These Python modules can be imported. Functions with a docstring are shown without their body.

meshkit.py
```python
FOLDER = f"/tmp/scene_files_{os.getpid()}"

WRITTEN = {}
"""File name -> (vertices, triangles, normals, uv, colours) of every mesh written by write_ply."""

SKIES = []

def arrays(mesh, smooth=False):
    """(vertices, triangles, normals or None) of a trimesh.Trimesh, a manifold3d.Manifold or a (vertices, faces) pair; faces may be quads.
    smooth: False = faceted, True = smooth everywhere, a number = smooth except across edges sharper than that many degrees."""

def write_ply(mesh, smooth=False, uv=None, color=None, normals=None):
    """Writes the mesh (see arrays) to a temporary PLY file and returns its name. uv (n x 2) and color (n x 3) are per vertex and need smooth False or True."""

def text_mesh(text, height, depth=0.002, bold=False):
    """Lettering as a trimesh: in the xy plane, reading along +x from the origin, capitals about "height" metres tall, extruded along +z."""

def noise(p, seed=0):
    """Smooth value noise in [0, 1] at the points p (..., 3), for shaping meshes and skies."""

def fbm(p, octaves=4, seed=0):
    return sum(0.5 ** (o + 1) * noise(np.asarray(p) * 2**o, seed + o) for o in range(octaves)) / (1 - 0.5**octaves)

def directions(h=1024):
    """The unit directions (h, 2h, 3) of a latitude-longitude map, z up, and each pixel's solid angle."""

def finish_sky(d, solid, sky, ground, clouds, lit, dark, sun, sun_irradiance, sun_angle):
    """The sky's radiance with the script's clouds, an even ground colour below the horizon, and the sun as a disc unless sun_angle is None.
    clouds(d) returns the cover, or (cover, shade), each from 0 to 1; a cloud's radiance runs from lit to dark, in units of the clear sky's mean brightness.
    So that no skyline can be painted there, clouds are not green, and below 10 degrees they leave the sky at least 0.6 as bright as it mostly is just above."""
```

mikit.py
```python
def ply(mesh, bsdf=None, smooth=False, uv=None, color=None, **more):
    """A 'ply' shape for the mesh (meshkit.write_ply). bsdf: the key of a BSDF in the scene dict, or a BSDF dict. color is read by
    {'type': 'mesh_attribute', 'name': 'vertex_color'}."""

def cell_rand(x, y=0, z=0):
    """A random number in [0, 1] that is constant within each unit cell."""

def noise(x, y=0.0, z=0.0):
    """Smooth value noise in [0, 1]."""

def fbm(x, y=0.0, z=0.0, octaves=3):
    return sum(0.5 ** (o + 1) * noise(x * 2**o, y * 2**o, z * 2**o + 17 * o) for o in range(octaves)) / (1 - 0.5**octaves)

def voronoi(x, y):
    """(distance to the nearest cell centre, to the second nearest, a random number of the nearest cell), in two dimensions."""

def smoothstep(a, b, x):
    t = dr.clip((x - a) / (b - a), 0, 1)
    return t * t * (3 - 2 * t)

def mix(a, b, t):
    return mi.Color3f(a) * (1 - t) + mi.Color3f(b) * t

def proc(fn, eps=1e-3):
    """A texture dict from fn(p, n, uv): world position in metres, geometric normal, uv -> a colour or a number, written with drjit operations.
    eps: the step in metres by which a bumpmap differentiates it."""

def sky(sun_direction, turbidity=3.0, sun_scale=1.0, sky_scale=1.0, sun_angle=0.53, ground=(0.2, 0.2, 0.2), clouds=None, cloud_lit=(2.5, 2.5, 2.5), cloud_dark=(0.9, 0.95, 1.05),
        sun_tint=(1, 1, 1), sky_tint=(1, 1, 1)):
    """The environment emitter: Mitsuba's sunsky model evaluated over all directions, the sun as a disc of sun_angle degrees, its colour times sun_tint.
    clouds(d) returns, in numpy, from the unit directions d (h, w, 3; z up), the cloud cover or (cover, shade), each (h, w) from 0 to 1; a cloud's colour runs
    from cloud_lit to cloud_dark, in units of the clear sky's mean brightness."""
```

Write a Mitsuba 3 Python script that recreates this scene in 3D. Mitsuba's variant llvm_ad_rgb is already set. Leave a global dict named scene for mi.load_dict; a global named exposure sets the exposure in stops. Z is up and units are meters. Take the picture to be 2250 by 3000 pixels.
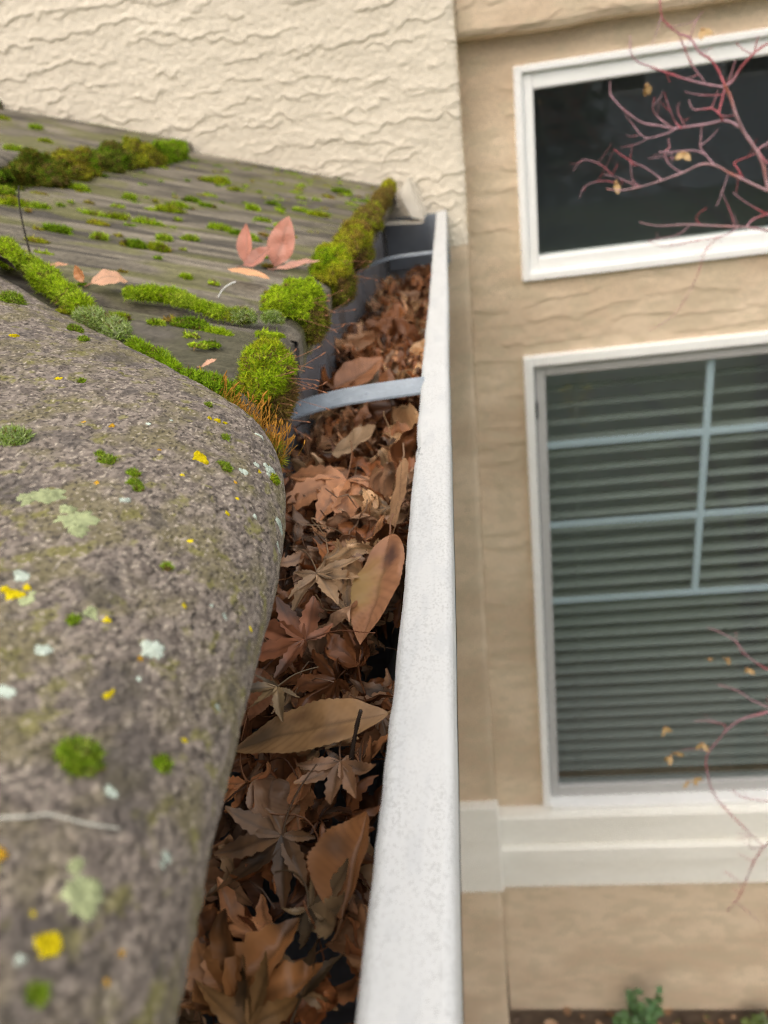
import math
import numpy as np
import trimesh
import drjit as dr
import mitsuba as mi
import mikit, meshkit
from scipy.interpolate import PchipInterpolator
from shapely.geometry import Polygon

T = mi.ScalarTransform4f
scene, labels = {}, {}
rng = np.random.default_rng(11)

# ------------------------------------------------------------------ camera, sky, exposure
exposure = 2.55
scene['camera'] = {
    'type': 'thinlens', 'fov': 54.16, 'fov_axis': 'x',
    'to_world': T().look_at(origin=[0, 0, 0], target=[-0.12333, 0.88119, -0.45640], up=[0.08056, 0.46728, 0.88043]),
    'aperture_radius': 0.0012, 'focus_distance': 0.315, 'near_clip': 0.01, 'far_clip': 2000.0}
scene['sky'] = mikit.sky((-0.30, -0.66, 0.69), turbidity=3, sun_scale=0.3, sun_angle=45, sun_tint=(0.93, 0.98, 1.10), clouds=lambda d: 1.0,
                         cloud_lit=(2.5, 2.5, 2.5), cloud_dark=(0.9, 0.95, 1.05))

# ------------------------------------------------------------------ helpers
def numbered(key):
    if key not in USED:
        USED.add(key); return key
    i = 1
    while f'{key}_{i:03d}' in USED:
        i += 1
    USED.add(f'{key}_{i:03d}')
    return f'{key}_{i:03d}'
USED = set()

def thing(name, label=None, cat=None, group=None, kind=None):
    key = numbered(name)
    d = {}
    if label: d['label'] = label
    if cat: d['category'] = cat
    if group: d['group'] = group
    if kind: d['kind'] = kind
    labels[key] = d
    return key

def part(parent, name, mesh, bsdf, smooth=False, color=None, label=None, kind=None):
    key = numbered(f'{parent}__{name}')
    scene[key] = mikit.ply(mesh, bsdf, smooth=smooth, color=color)
    d = {}
    if label: d['label'] = label
    if kind: d['kind'] = kind
    if d: labels[key] = d
    return key

def solo(name, mesh, bsdf, label=None, cat=None, group=None, kind=None, smooth=False, color=None):
    key = thing(name, label, cat, group, kind)
    scene[key] = mikit.ply(mesh, bsdf, smooth=smooth, color=color)
    return key

def M(v, f):
    return trimesh.Trimesh(np.asarray(v, float), np.asarray(f, int), process=False)

def cat(ms):
    vs, fs, o = [], [], 0
    for m in ms:
        v, f = (m.vertices, m.faces) if hasattr(m, 'vertices') else m
        vs.append(v); fs.append(np.asarray(f) + o); o += len(v)
    return M(np.vstack(vs), np.vstack(fs))

def box(x0, x1, y0, y1, z0, z1, ch=0.0):
    if ch <= 0:
        v = np.array([[x, y, z] for x in (x0, x1) for y in (y0, y1) for z in (z0, z1)])
        f = [[0, 1, 3], [0, 3, 2], [4, 6, 7], [4, 7, 5], [0, 4, 5], [0, 5, 1], [2, 3, 7], [2, 7, 6], [0, 2, 6], [0, 6, 4], [1, 5, 7], [1, 7, 3]]
        return M(v, f)
    c = ch
    pts = []
    for sx in (0, 1):
        for sy in (0, 1):
            for sz in (0, 1):
                X, Y, Z = (x0, x1)[sx], (y0, y1)[sy], (z0, z1)[sz]
                dx, dy, dz = (c, -c)[sx], (c, -c)[sy], (c, -c)[sz]
                pts += [[X + dx, Y + dy, Z], [X + dx, Y, Z + dz], [X, Y + dy, Z + dz]]
    return trimesh.convex.convex_hull(np.array(pts))

def grid_faces(n, m, flip=False, mask=None):
    i, j = np.meshgrid(np.arange(n - 1), np.arange(m - 1), indexing='ij')
    a, b, c, d = i * m + j, (i + 1) * m + j, (i + 1) * m + j + 1, i * m + j + 1
    q = np.stack([a, b, c, d], -1).reshape(-1, 4)
    if mask is not None:
        q = q[mask.reshape(-1)]
    if flip: q = q[:, ::-1]
    return np.vstack([q[:, [0, 1, 2]], q[:, [0, 2, 3]]])

def fb(x, y=0, z=0, oct=3, seed=0):
    x, y, z = np.broadcast_arrays(np.asarray(x, float), y, z)
    return meshkit.fbm(np.stack([x, y, z], -1), oct, seed)

def tube(pts, r0, r1=None, sides=6, smooth=4, rough=0.0, seed=0):
    p = np.asarray(pts, float)
    r = np.linspace(r0, r0 if r1 is None else r1, len(p)) if np.isscalar(r0) else np.asarray(r0)
    if smooth > 1 and len(p) > 2:
        t = np.r_[0, np.cumsum(np.linalg.norm(np.diff(p, axis=0), axis=1) + 1e-6)]
        tt = np.linspace(0, t[-1], (len(p) - 1) * smooth + 1)
        p = np.stack([PchipInterpolator(t, p[:, k])(tt) for k in range(3)], 1)
        r = np.interp(tt, t, r)
    if rough:
        r = r * (1 + rough * (np.random.default_rng(seed).random(len(r)) - 0.4))
    t = np.gradient(p, axis=0); t /= np.linalg.norm(t, axis=1, keepdims=True) + 1e-12
    a = np.cross(t, np.where(np.abs(t[:, 2:]) < 0.9, [0, 0, 1.0], [1.0, 0, 0])); a /= np.linalg.norm(a, axis=1, keepdims=True) + 1e-12
    b, ang = np.cross(t, a), np.arange(sides) * 2 * np.pi / sides
    v = p[:, None] + r[:, None, None] * (np.cos(ang)[None, :, None] * a[:, None] + np.sin(ang)[None, :, None] * b[:, None])
    n = len(p)
    i, j = np.meshgrid(np.arange(n - 1), np.arange(sides), indexing='ij')
    q = np.stack([i * sides + j, i * sides + (j + 1) % sides, (i + 1) * sides + (j + 1) % sides, (i + 1) * sides + j], -1).reshape(-1, 4)
    v = np.vstack([v.reshape(-1, 3), p[:1], p[-1:]])
    k = np.arange(sides)
    caps = np.vstack([np.stack([k * 0 + n * sides, (k + 1) % sides, k], 1), np.stack([k * 0 + n * sides + 1, (n - 1) * sides + k, (n - 1) * sides + (k + 1) % sides], 1)])
    return M(v, np.vstack([q[:, [0, 1, 2]], q[:, [0, 2, 3]], caps]))

def extrude_y(prof, ys, closed=True, wob=None):
    """A profile in XZ swept along Y."""
    prof = np.asarray(prof, float); n = len(prof); ys = np.asarray(ys, float)
    v = np.zeros((len(ys), n, 3)); v[..., 0] = prof[:, 0]; v[..., 2] = prof[:, 1]; v[..., 1] = ys[:, None]
    if wob is not None: v = wob(v)
    i, j = np.meshgrid(np.arange(len(ys) - 1), np.arange(n if closed else n - 1), indexing='ij')
    q = np.stack([i * n + j, i * n + (j + 1) % n, (i + 1) * n + (j + 1) % n, (i + 1) * n + j], -1).reshape(-1, 4)
    return M(v.reshape(-1, 3), np.vstack([q[:, [0, 1, 2]], q[:, [0, 2, 3]]]))

def roof_z(X, off=0.0):
    return -0.112 + 0.281 * (-0.114 - X) + off

# ------------------------------------------------------------------ materials
N, FB, SS, MIX = mikit.noise, mikit.fbm, mikit.smoothstep, mikit.mix

def principled(color, rough=0.6, bump=None, scale=1.0, spec=0.4, **more):
    c = color if isinstance(color, dict) else {'type': 'rgb', 'value': list(color)}
    b = {'type': 'principled', 'base_color': c, 'roughness': rough, 'specular': spec, **more}
    if bump is not None:
        b = {'type': 'bumpmap', 'bump': bump, 'scale': scale, 'nested_bsdf': b}
    return {'type': 'twosided', 'nested': b}

def cap_color(p, n, uv):
    g = N(p.x * 1080, p.y * 1080, p.z * 1080)
    g2 = N(p.x * 540 + 7, p.y * 540, p.z * 540)
    big = FB(p.x * 38, p.y * 38, p.z * 38)
    med = FB(p.x * 110 + 3, p.y * 110, p.z * 110)
    c = MIX((0.118, 0.096, 0.082), (0.245, 0.203, 0.172), SS(0.2, 0.8, g2))
    c = MIX(c, (0.160, 0.138, 0.062), SS(0.44, 0.62, 0.45 * big + 0.55 * med) * 0.68)
    c = MIX(c, (0.19, 0.175, 0.05), SS(0.60, 0.74, FB(p.x * 190 + 3, p.y * 190, p.z * 190)) * 0.7)
    c = MIX(c, (0.045, 0.038, 0.032), SS(0.34, 0.17, g) * 0.8)
    c = MIX(c, (0.40, 0.345, 0.28), SS(0.68, 0.88, g) * 0.8)
    c = MIX(c, (0.07, 0.06, 0.055), SS(0.62, 0.72, FB(p.x * 75 + 31, p.y * 75, p.z * 75)) * 0.6)
    return c
def cap_bump(p, n, uv):
    return N(p.x * 1200, p.y * 1200, p.z * 1200) + 1.5 * N(p.x * 520, p.y * 520, p.z * 520)
scene['mat_cap'] = principled(mikit.proc(cap_color), 0.8, mikit.proc(cap_bump, 1.5e-4), 0.0011)

def tile_color(p, n, uv):
    g = N(p.x * 420, p.y * 420, p.z * 420)
    st = FB(p.x * 9, p.y * 75, 3.0)
    st2 = FB(p.x * 20 + 5, p.y * 160, 1.0)
    big = FB(p.x * 6 + 2, p.y * 6, 0.5)
    c = MIX((0.058, 0.050, 0.037), (0.205, 0.178, 0.138), SS(0.33, 0.74, st * 0.6 + st2 * 0.4))
    c = MIX(c, (0.052, 0.046, 0.04), SS(0.47, 0.30, st) * 0.7)
    c = MIX(c, (0.115, 0.115, 0.03), SS(0.48, 0.64, FB(p.x * 14, p.y * 34, 7.0)) * 0.6)
    c = MIX(c, (0.048, 0.042, 0.038), SS(0.56, 0.44, p.y) * 0.6)
    return c * (0.72 + 0.56 * g)
def tile_bump(p, n, uv):
    return N(p.x * 500, p.y * 500, p.z * 500) + 2 * FB(p.x * 40, p.y * 240, 1.0)
scene['mat_tile'] = principled(mikit.proc(tile_color), 0.85, mikit.proc(tile_bump, 4e-4), 0.0007)

def stucco_color(p, n, uv):
    a = FB(p.x * 6, p.y * 6, p.z * 6)
    g = N(p.x * 260, p.y * 260, p.z * 260)
    c = MIX((0.63, 0.565, 0.465), (0.71, 0.645, 0.54), a)
    return c * (0.9 + 0.2 * g)
def stucco_bump(p, n, uv):
    return FB(p.x * 180, p.y * 180, p.z * 180)
scene['mat_cream'] = principled(mikit.proc(stucco_color), 0.9, mikit.proc(stucco_bump, 1e-3), 0.0016)

def lace(x, z):
    ph = z / 0.046 + 2.2 * FB(x * 4, z * 5, 9.0) + 0.5 * FB(x * 40, z * 40, 5.0)
    s = ph - dr.floor(ph)
    gate = SS(0.32, 0.56, FB(x * 12, z * 22, 2.0))
    return gate * dr.exp(-s / 0.3) * SS(0.0, 0.16, s) + 0.5 * FB(x * 90, z * 90, 2.0) + 1.0 * FB(x * 16, z * 34, 7.0)
def tan_color(p, n, uv):
    h = p.x + p.y
    a = FB(h * 5, p.z * 9, 1.0)
    b = FB(h * 22, p.z * 40, 3.0)
    g = N(p.x * 240, p.y * 240, p.z * 240)
    c = MIX((0.54, 0.42, 0.302), (0.66, 0.535, 0.40), SS(0.25, 0.75, a))
    c = MIX(c, (0.50, 0.42, 0.30), SS(0.45, 0.62, b) * 0.5)
    return c * (0.9 + 0.2 * g)
scene['mat_tan'] = principled(mikit.proc(tan_color), 0.9, mikit.proc(lambda p, n, uv: lace(p.x, p.z), 2e-3), 0.0040)
scene['mat_tan_lower'] = principled(mikit.proc(tan_color), 0.9, mikit.proc(stucco_bump, 1e-3), 0.0012)

def white_color(p, n, uv):
    a = FB(p.x * 14, p.y * 14, p.z * 14)
    return MIX((0.78, 0.78, 0.77), (0.85, 0.86, 0.87), a)
scene['mat_white_vinyl'] = principled(mikit.proc(white_color), 0.45)
scene['mat_grey_vinyl'] = principled((0.42, 0.42, 0.42), 0.5)
scene['mat_sill'] = principled(mikit.proc(lambda p, n, uv: MIX((0.76, 0.745, 0.69), (0.84, 0.83, 0.79), FB(p.x * 7, p.y * 7, p.z * 15)) * (0.93 + 0.14 * N(p.x * 200, p.y * 200, p.z * 200))), 0.8)
scene['mat_grille'] = principled((0.76, 0.84, 0.97), 0.5)
scene['mat_slat'] = principled((0.51, 0.53, 0.515), 0.55)
scene['mat_room'] = principled((0.62, 0.63, 0.68), 0.9)
scene['mat_siding'] = principled((0.42, 0.47, 0.53), 0.8)
scene['mat_shingle'] = principled((0.10, 0.10, 0.11), 0.9)
scene['mat_black'] = principled((0.02, 0.02, 0.02), 0.6)
scene['mat_pane'] = {'type': 'thindielectric', 'int_ior': 1.52, 'specular_transmittance': {'type': 'rgb', 'value': [0.65, 0.71, 0.705]}}

def rail_color(p, n, uv):
    f = FB(p.x * 1100, p.y * 800, p.z * 1100, 3)
    s = N(p.x * 1700, p.y * 1400, p.z * 1700)
    b = FB(p.x * 60, p.y * 22, 1.0)
    c = MIX((0.535, 0.545, 0.55), (0.32, 0.325, 0.325), SS(0.46, 0.70, f * 0.5 + s * 0.5) * SS(0.2, 0.6, b) * 0.42)
    chip = SS(0.55, 0.66, FB(p.x * 260, p.y * 150, p.z * 200)) * SS(-0.0265, -0.031, p.x) * SS(0.385, 0.392, p.y) * SS(0.435, 0.425, p.y)
    c = MIX(c, (0.07, 0.08, 0.10), chip * 0.9)
    return MIX(c, (0.41, 0.43, 0.45), SS(0.50, 0.75, FB(p.x * 170 + 9, p.y * 45, 2.0)) * 0.3)
scene['mat_rail'] = principled(mikit.proc(rail_color), 0.5, mikit.proc(lambda p, n, uv: FB(p.x * 500, p.y * 300, p.z * 500), 4e-4), 0.00025)

def liner_color(p, n, uv):
    a = FB(p.x * 30, p.y * 14, p.z * 40)
    s = FB(p.y * 60, p.z * 9, 2.0)
    c = MIX((0.105, 0.108, 0.122), (0.165, 0.17, 0.19), a)
    return MIX(c, (0.07, 0.06, 0.052), SS(0.55, 0.72, s) * 0.6)
scene['mat_liner'] = principled(mikit.proc(liner_color), 0.5, spec=0.5)
scene['mat_end'] = principled(mikit.proc(lambda p, n, uv: MIX((0.22, 0.25, 0.29), (0.30, 0.33, 0.38), FB(p.x * 40, p.z * 40, 1.0))), 0.45)
scene['mat_strap'] = principled(mikit.proc(lambda p, n, uv: MIX((0.22, 0.26, 0.31), (0.31, 0.355, 0.41), FB(p.x * 120, p.y * 120, 2.0)) * (0.9 + 0.2 * N(p.x * 600, p.y * 600, p.z * 600))), 0.42, spec=0.6)
scene['mat_flashing'] = principled(mikit.proc(lambda p, n, uv: MIX((0.50, 0.45, 0.37), (0.62, 0.57, 0.49), FB(p.x * 60, p.y * 60, p.z * 60))), 0.6)
scene['mat_fascia'] = principled((0.09, 0.088, 0.09), 0.8)
VC = {'type': 'mesh_attribute', 'name': 'vertex_color'}
scene['mat_leaf'] = principled(VC, 0.45, spec=0.5)
scene['mat_moss'] = {'type': 'twosided', 'nested': {'type': 'diffuse', 'reflectance': VC}}
scene['mat_lichen'] = {'type': 'twosided', 'nested': {'type': 'diffuse', 'reflectance': VC}}
scene['mat_twig'] = principled(VC, 0.5, spec=0.4)
def soil_color(p, n, uv):
    a = FB(p.x * 30, p.y * 30, 1.0)
    return MIX((0.05, 0.035, 0.026), (0.13, 0.095, 0.07), a)
def ground_color(p, n, uv):
    lawn = MIX((0.035, 0.055, 0.016), (0.075, 0.10, 0.03), FB(p.x * 3, p.y * 3, 2.0))
    return MIX(soil_color(p, n, uv), lawn, SS(0.5, -0.6, p.y + 0.5 * FB(p.x, p.y, 4.0)))
scene['mat_ground'] = principled(mikit.proc(ground_color), 0.95, mikit.proc(lambda p, n, uv: FB(p.x * 60, p.y * 60, 1.0), 2e-3), 0.012)
scene['mat_bark'] = principled(mikit.proc(lambda p, n, uv: MIX((0.06, 0.045, 0.035), (0.14, 0.11, 0.09), FB(p.x * 40, p.y * 40, p.z * 8))), 0.9)
scene['mat_needles'] = {'type': 'twosided', 'nested': {'type': 'diffuse', 'reflectance': VC}}

# ------------------------------------------------------------------ the setting
GZ = -3.09
DC, DW = 1.62, 1.70          # faces of the cream wall and of the wall with the windows
g = np.linspace(-1, 1, 41); g = np.sign(g) * np.abs(g) ** 3 * 900
gx, gy = np.meshgrid(g, g, indexing='ij')
solo('ground', M(np.stack([gx, gy, gx * 0 + GZ], -1).reshape(-1, 3), grid_faces(41, 41)), 'mat_ground', kind='structure')

# ------------------------------------------------------------------ cream stucco wall that the gutter runs into
wall = thing('cream_stucco_wall', 'cream stucco wall with lace trowel texture that the roof and gutter run into', 'wall')
def corner_x(z):
    return np.interp(z, [-3.2, -2.99, -1.36, -0.145, 0.18, 0.6], [-0.040, -0.036, -0.006, 0.029, 0.032, 0.033])
def lace_height(x, z):
    def lips(dz, sx, sz, o):
        ph = z / dz + 2.4 * fb(x * 4 + o, z * 5, 9.0, 3) + 0.75 * fb(x * 36 + o, z * 36, 5.0, 3)
        s_ = ph - np.floor(ph)
        gate = np.clip((fb(x * sx + o, z * sz, 2.0 + o, 3) - .45) / .09, 0, 1)
        return gate * np.exp(-s_ / .20) * np.clip(s_ / .05, 0, 1)
    return (0.0042 * np.maximum(lips(.047, 12, 22, 0.0), .9 * lips(.039, 14, 25, 7.3))
            + 0.0030 * fb(x * 130, z * 150, 1.0, 3) + 0.0030 * fb(x * 11, z * 20, 2.0, 3))
nx, nz = 560, 380
zz = np.linspace(-0.24, 0.42, nz)
u = np.linspace(0, 1, nx)
X = -1.05 + (corner_x(zz)[None, :] + 1.05) * u[:, None]
Z = np.broadcast_to(zz[None, :], X.shape)
Y = DC - lace_height(X, Z)
edge = (corner_x(zz)[None, :] - X)
Y = Y + 0.008 * np.exp(-edge / 0.005)
part(wall, 'upper_face', M(np.stack([X, Y, Z], -1).reshape(-1, 3), grid_faces(nx, nz)), 'mat_cream', smooth=True)
# lower face, return face and body
zl = np.linspace(GZ - 0.05, -0.2405, 200); ul = np.r_[np.linspace(0, 0.75, 30), np.linspace(0.76, 1, 60)]
Xl = -1.05 + (corner_x(zl)[None, :] + 1.05) * ul[:, None]; Zl = np.broadcast_to(zl[None, :], Xl.shape)
Yl = DC - 0.003 - 0.0032 * fb(Xl * 12, Zl * 22, 3.0, 3) + 0.008 * np.exp(-(corner_x(zl)[None, :] - Xl) / 0.005)
part(wall, 'lower_face', M(np.stack([Xl, Yl, Zl], -1).reshape(-1, 3), grid_faces(len(ul), 200)), 'mat_tan_lower', smooth=True)
zr = np.linspace(GZ - 0.05, 0.42, 80); yr = np.linspace(DC + 0.0005, DW + 0.12, 8)
ZR, YR = np.meshgrid(zr, yr, indexing='ij')
part(wall, 'return_face', M(np.stack([corner_x(ZR), YR, ZR], -1).reshape(-1, 3), grid_faces(80, 8)), 'mat_cream', smooth=True)
part(wall, 'upper_storey', box(-3.2, 0.032, DC + 0.012, DW + 0.12, 0.4205, 0.9), 'mat_cream')
part(wall, 'far_face', box(-3.2, -1.0505, DC - 0.004, DW + 0.12, GZ - 0.05, 0.4), 'mat_cream')
# trim band across the lower part of the wall, two steps
part(wall, 'trim_band', cat([box(-1.0, -0.0105, DC - 0.034, DC + 0.002, -2.01, -1.845, 0.004), box(-1.0, -0.0135, DC - 0.024, DC + 0.002, -2.245, -2.0102, 0.004)]), 'mat_sill', smooth=30, label='off white trim band across the cream wall')

# ------------------------------------------------------------------ tan wall with two windows and blinds
ww = thing('tan_stucco_wall', 'tan stucco wall with two white windows beyond the end of the gutter', 'wall')
W0, W1 = 0.140, 0.975        # window openings
A0, A1 = -0.340, 0.060       # upper opening
B0, B1 = -1.965, -0.513      # lower opening
outer = Polygon([(-0.03, GZ - .05), (2.6, GZ - .05), (2.6, 0.9), (-0.03, 0.9)], [[(W0, A0), (W1, A0), (W1, A1), (W0, A1)], [(W0, B0), (W1, B0), (W1, B1), (W0, B1)]])
slab = trimesh.creation.extrude_polygon(outer, 0.14, engine='earcut')
v = np.array(slab.vertices); slab = M(np.stack([v[:, 0], DW + 0.14 - v[:, 2], v[:, 1]], 1), np.array(slab.faces)[:, ::-1])
part(ww, 'stucco', slab, 'mat_tan')
# the pop-out band above the windows
hb = np.linspace(0.034, 2.6, 160); prof = [(DW + .02, 0.112), (DW - .040, 0.118), (DW - .046, 0.128), (DW - .046, 0.50), (DW + .02, 0.50)]
hv = np.array([[x, y_ - 0.004 * fb(x * 14, z_ * 30, 1.0) if y_ < DW else y_, z_ + (0.010 * (fb(x * 9, 3.0, 1.0) - .5) if z_ < .2 else 0)] for x in hb for y_, z_ in prof])
part(ww, 'header_band', M(hv, grid_faces(160, 5)), 'mat_tan', label='tan stucco band standing proud above the upper window')
# sill and trim bands under the lower window
part(ww, 'sill', cat([box(-0.028, 2.6, DW - 0.050, DW + 0.004, -2.09, -1.9655, 0.006), box(-0.028, 2.6, DW - 0.066, DW + 0.004, -2.165, -2.0905, 0.008)]), 'mat_sill', smooth=30, label='off white sill band under the lower window')
part(ww, 'trim_band', box(-0.030, 2.6, DW - 0.046, DW + 0.004, -2.305, -2.1655, 0.006), 'mat_sill', smooth=30, label='off white lower trim band')

def ring(x0, x1, z0, z1, wl, wr, wb, wt, y0, y1, ch=0.003):
    return cat([box(x0, x0 + wl, y0, y1, z0, z1, ch), box(x1 - wr, x1, y0, y1, z0, z1, ch),
                box(x0 + wl - .0005, x1 - wr + .0005, y0 + .0007, y1, z0, z0 + wb, ch), box(x0 + wl - .0005, x1 - wr + .0005, y0 + .0007, y1, z1 - wt, z1, ch)])
# upper window
uw = f'{ww}__window'; USED.add(uw); labels[uw] = {'label': 'fixed upper window in a white vinyl frame with dark glass'}
part(uw, 'outer_frame', ring(W0 - 0.004, W1 + .004, A0 - .003, A1 + .003, .016, .016, .018, .014, DW - 0.016, DW + 0.05), 'mat_white_vinyl', smooth=30)
part(uw, 'inner_frame', ring(W0 + .0115, W1 - .0115, A0 + .0145, A1 - .0105, .022, .022, .028, .030, DW - 0.004, DW + 0.05), 'mat_white_vinyl', smooth=30)
part(uw, 'pane', M([[W0 + .03, DW + .024, A0 + .03], [W1 - .03, DW + .024, A0 + .03], [W1 - .03, DW + .024, A1 - .03], [W0 + .03, DW + .024, A1 - .03]], [[0, 1, 2], [0, 2, 3]]), 'mat_pane')
# lower window
lw = f'{ww}__window_001'; USED.add(lw); labels[lw] = {'label': 'lower window with pale grilles between the panes and blinds behind'}
part(lw, 'outer_frame', cat([box(W0 - .010, W0 + .012, DW - .016, DW + .06, B0 + .001, B1 + .003, .003), box(W1 - .012, W1 + .010, DW - .016, DW + .06, B0 + .001, B1 + .003, .003),
                             box(W0 + .0115, W1 - .0115, DW - .015, DW + .06, B1 - .022, B1 + .003, .003), box(W0 + .0115, W1 - .0115, DW - .030, DW + .06, B0 + .0005, B0 + .022, .003)]), 'mat_white_vinyl', smooth=30)
part(lw, 'sash', ring(W0 + .0165, W1 - .0165, B0 + .0225, B1 - .0285, .024, .024, .042, .024, DW + .006, DW + .05), 'mat_grey_vinyl', smooth=30)
part(lw, 'pane', M([[W0 + .03, DW + .022, B0 + .05], [W1 - .03, DW + .022, B0 + .05], [W1 - .03, DW + .022, B1 - .04], [W0 + .03, DW + .022, B1 - .04]], [[0, 1, 2], [0, 2, 3]]), 'mat_pane')
part(lw, 'latch', box(W0 + .012, W0 + .020, DW - .002, DW + .008, -.665, -.625, .002), 'mat_black', smooth=30, label='small black latch on the left jamb')
for zc in (-0.751, -0.976, -1.213):
    part(lw, 'grille_bar', box(W0 + .04, W1 - .04, DW + .028, DW + .036, zc - .0085, zc + .0085, .002), 'mat_grille', smooth=30)
part(lw, 'grille_bar', box(.5565 - .0085, .5565 + .0085, DW + .0275, DW + .0365, -1.213 + .009, B1 - .045, .002), 'mat_grille', smooth=30)

# the blind hangs inside
bl = thing('window_blind', 'pale venetian blind hanging behind the lower window', 'blind')
part(bl, 'headrail', box(W0 + .035, W1 - .035, DW + .09, DW + .14, B1 - .045, B1 - .005, .003), 'mat_slat', smooth=30)
k = 0
for zc in np.arange(-0.592, -1.93, -0.0443):
    n = 9; t = np.linspace(-1, 1, n)
    yy = DW + .115 + .024 * t * math.cos(.08); zz_ = zc + .0035 * (1 - t ** 2) - .024 * t * math.sin(.08) + 0.0008 * rng.normal()
    sag = 0.0006 * rng.normal()
    v = np.array([[x, a, b + s_ + (sag if x > .5 else 0)] for s_ in (.0009, -.0009) for x in (W0 + .028, .55, W1 - .028) for a, b in zip(yy, zz_)])
    f1 = grid_faces(3, n); f2 = grid_faces(3, n, flip=True) + 3 * n
    part(bl, 'slat', M(v, np.vstack([f1, f2])), 'mat_slat', smooth=True)
for xc in (.262, .852):
    part(bl, 'ladder_cord', tube([(xc, DW + .0885, B1 - .05), (xc, DW + .0885, -1.93)], .0012, sides=5), 'mat_slat', smooth=True)
solo('room_interior', cat([box(-.03, 2.6, 2.7, 4.1, GZ - .05, .9), box(-.1, -.031, DW + .141, 4.1, GZ - .05, .9), box(2.601, 2.7, DW + .141, 4.1, GZ - .05, .9), box(-.03, 2.6, DW + .141, 3.999, GZ - .04, GZ + .1), box(-.03, 2.6, DW + .141, 3.999, .75, .9)]), 'mat_room', kind='structure')

# ------------------------------------------------------------------ gutter
gt = thing('rain_gutter', 'white metal rain gutter running along the roof edge, full of dry brown leaves', 'gutter')
YS = np.r_[np.linspace(-.45, 0, 20), np.linspace(.01, DC - .006, 330)]
def rounded(pts_r):
    out = []
    for (x, z, r, a0, a1) in pts_r:
        for a in np.radians(np.linspace(a0, a1, 6)):
            out.append((x + r * math.cos(a), z + r * math.sin(a)))
    return out
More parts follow.
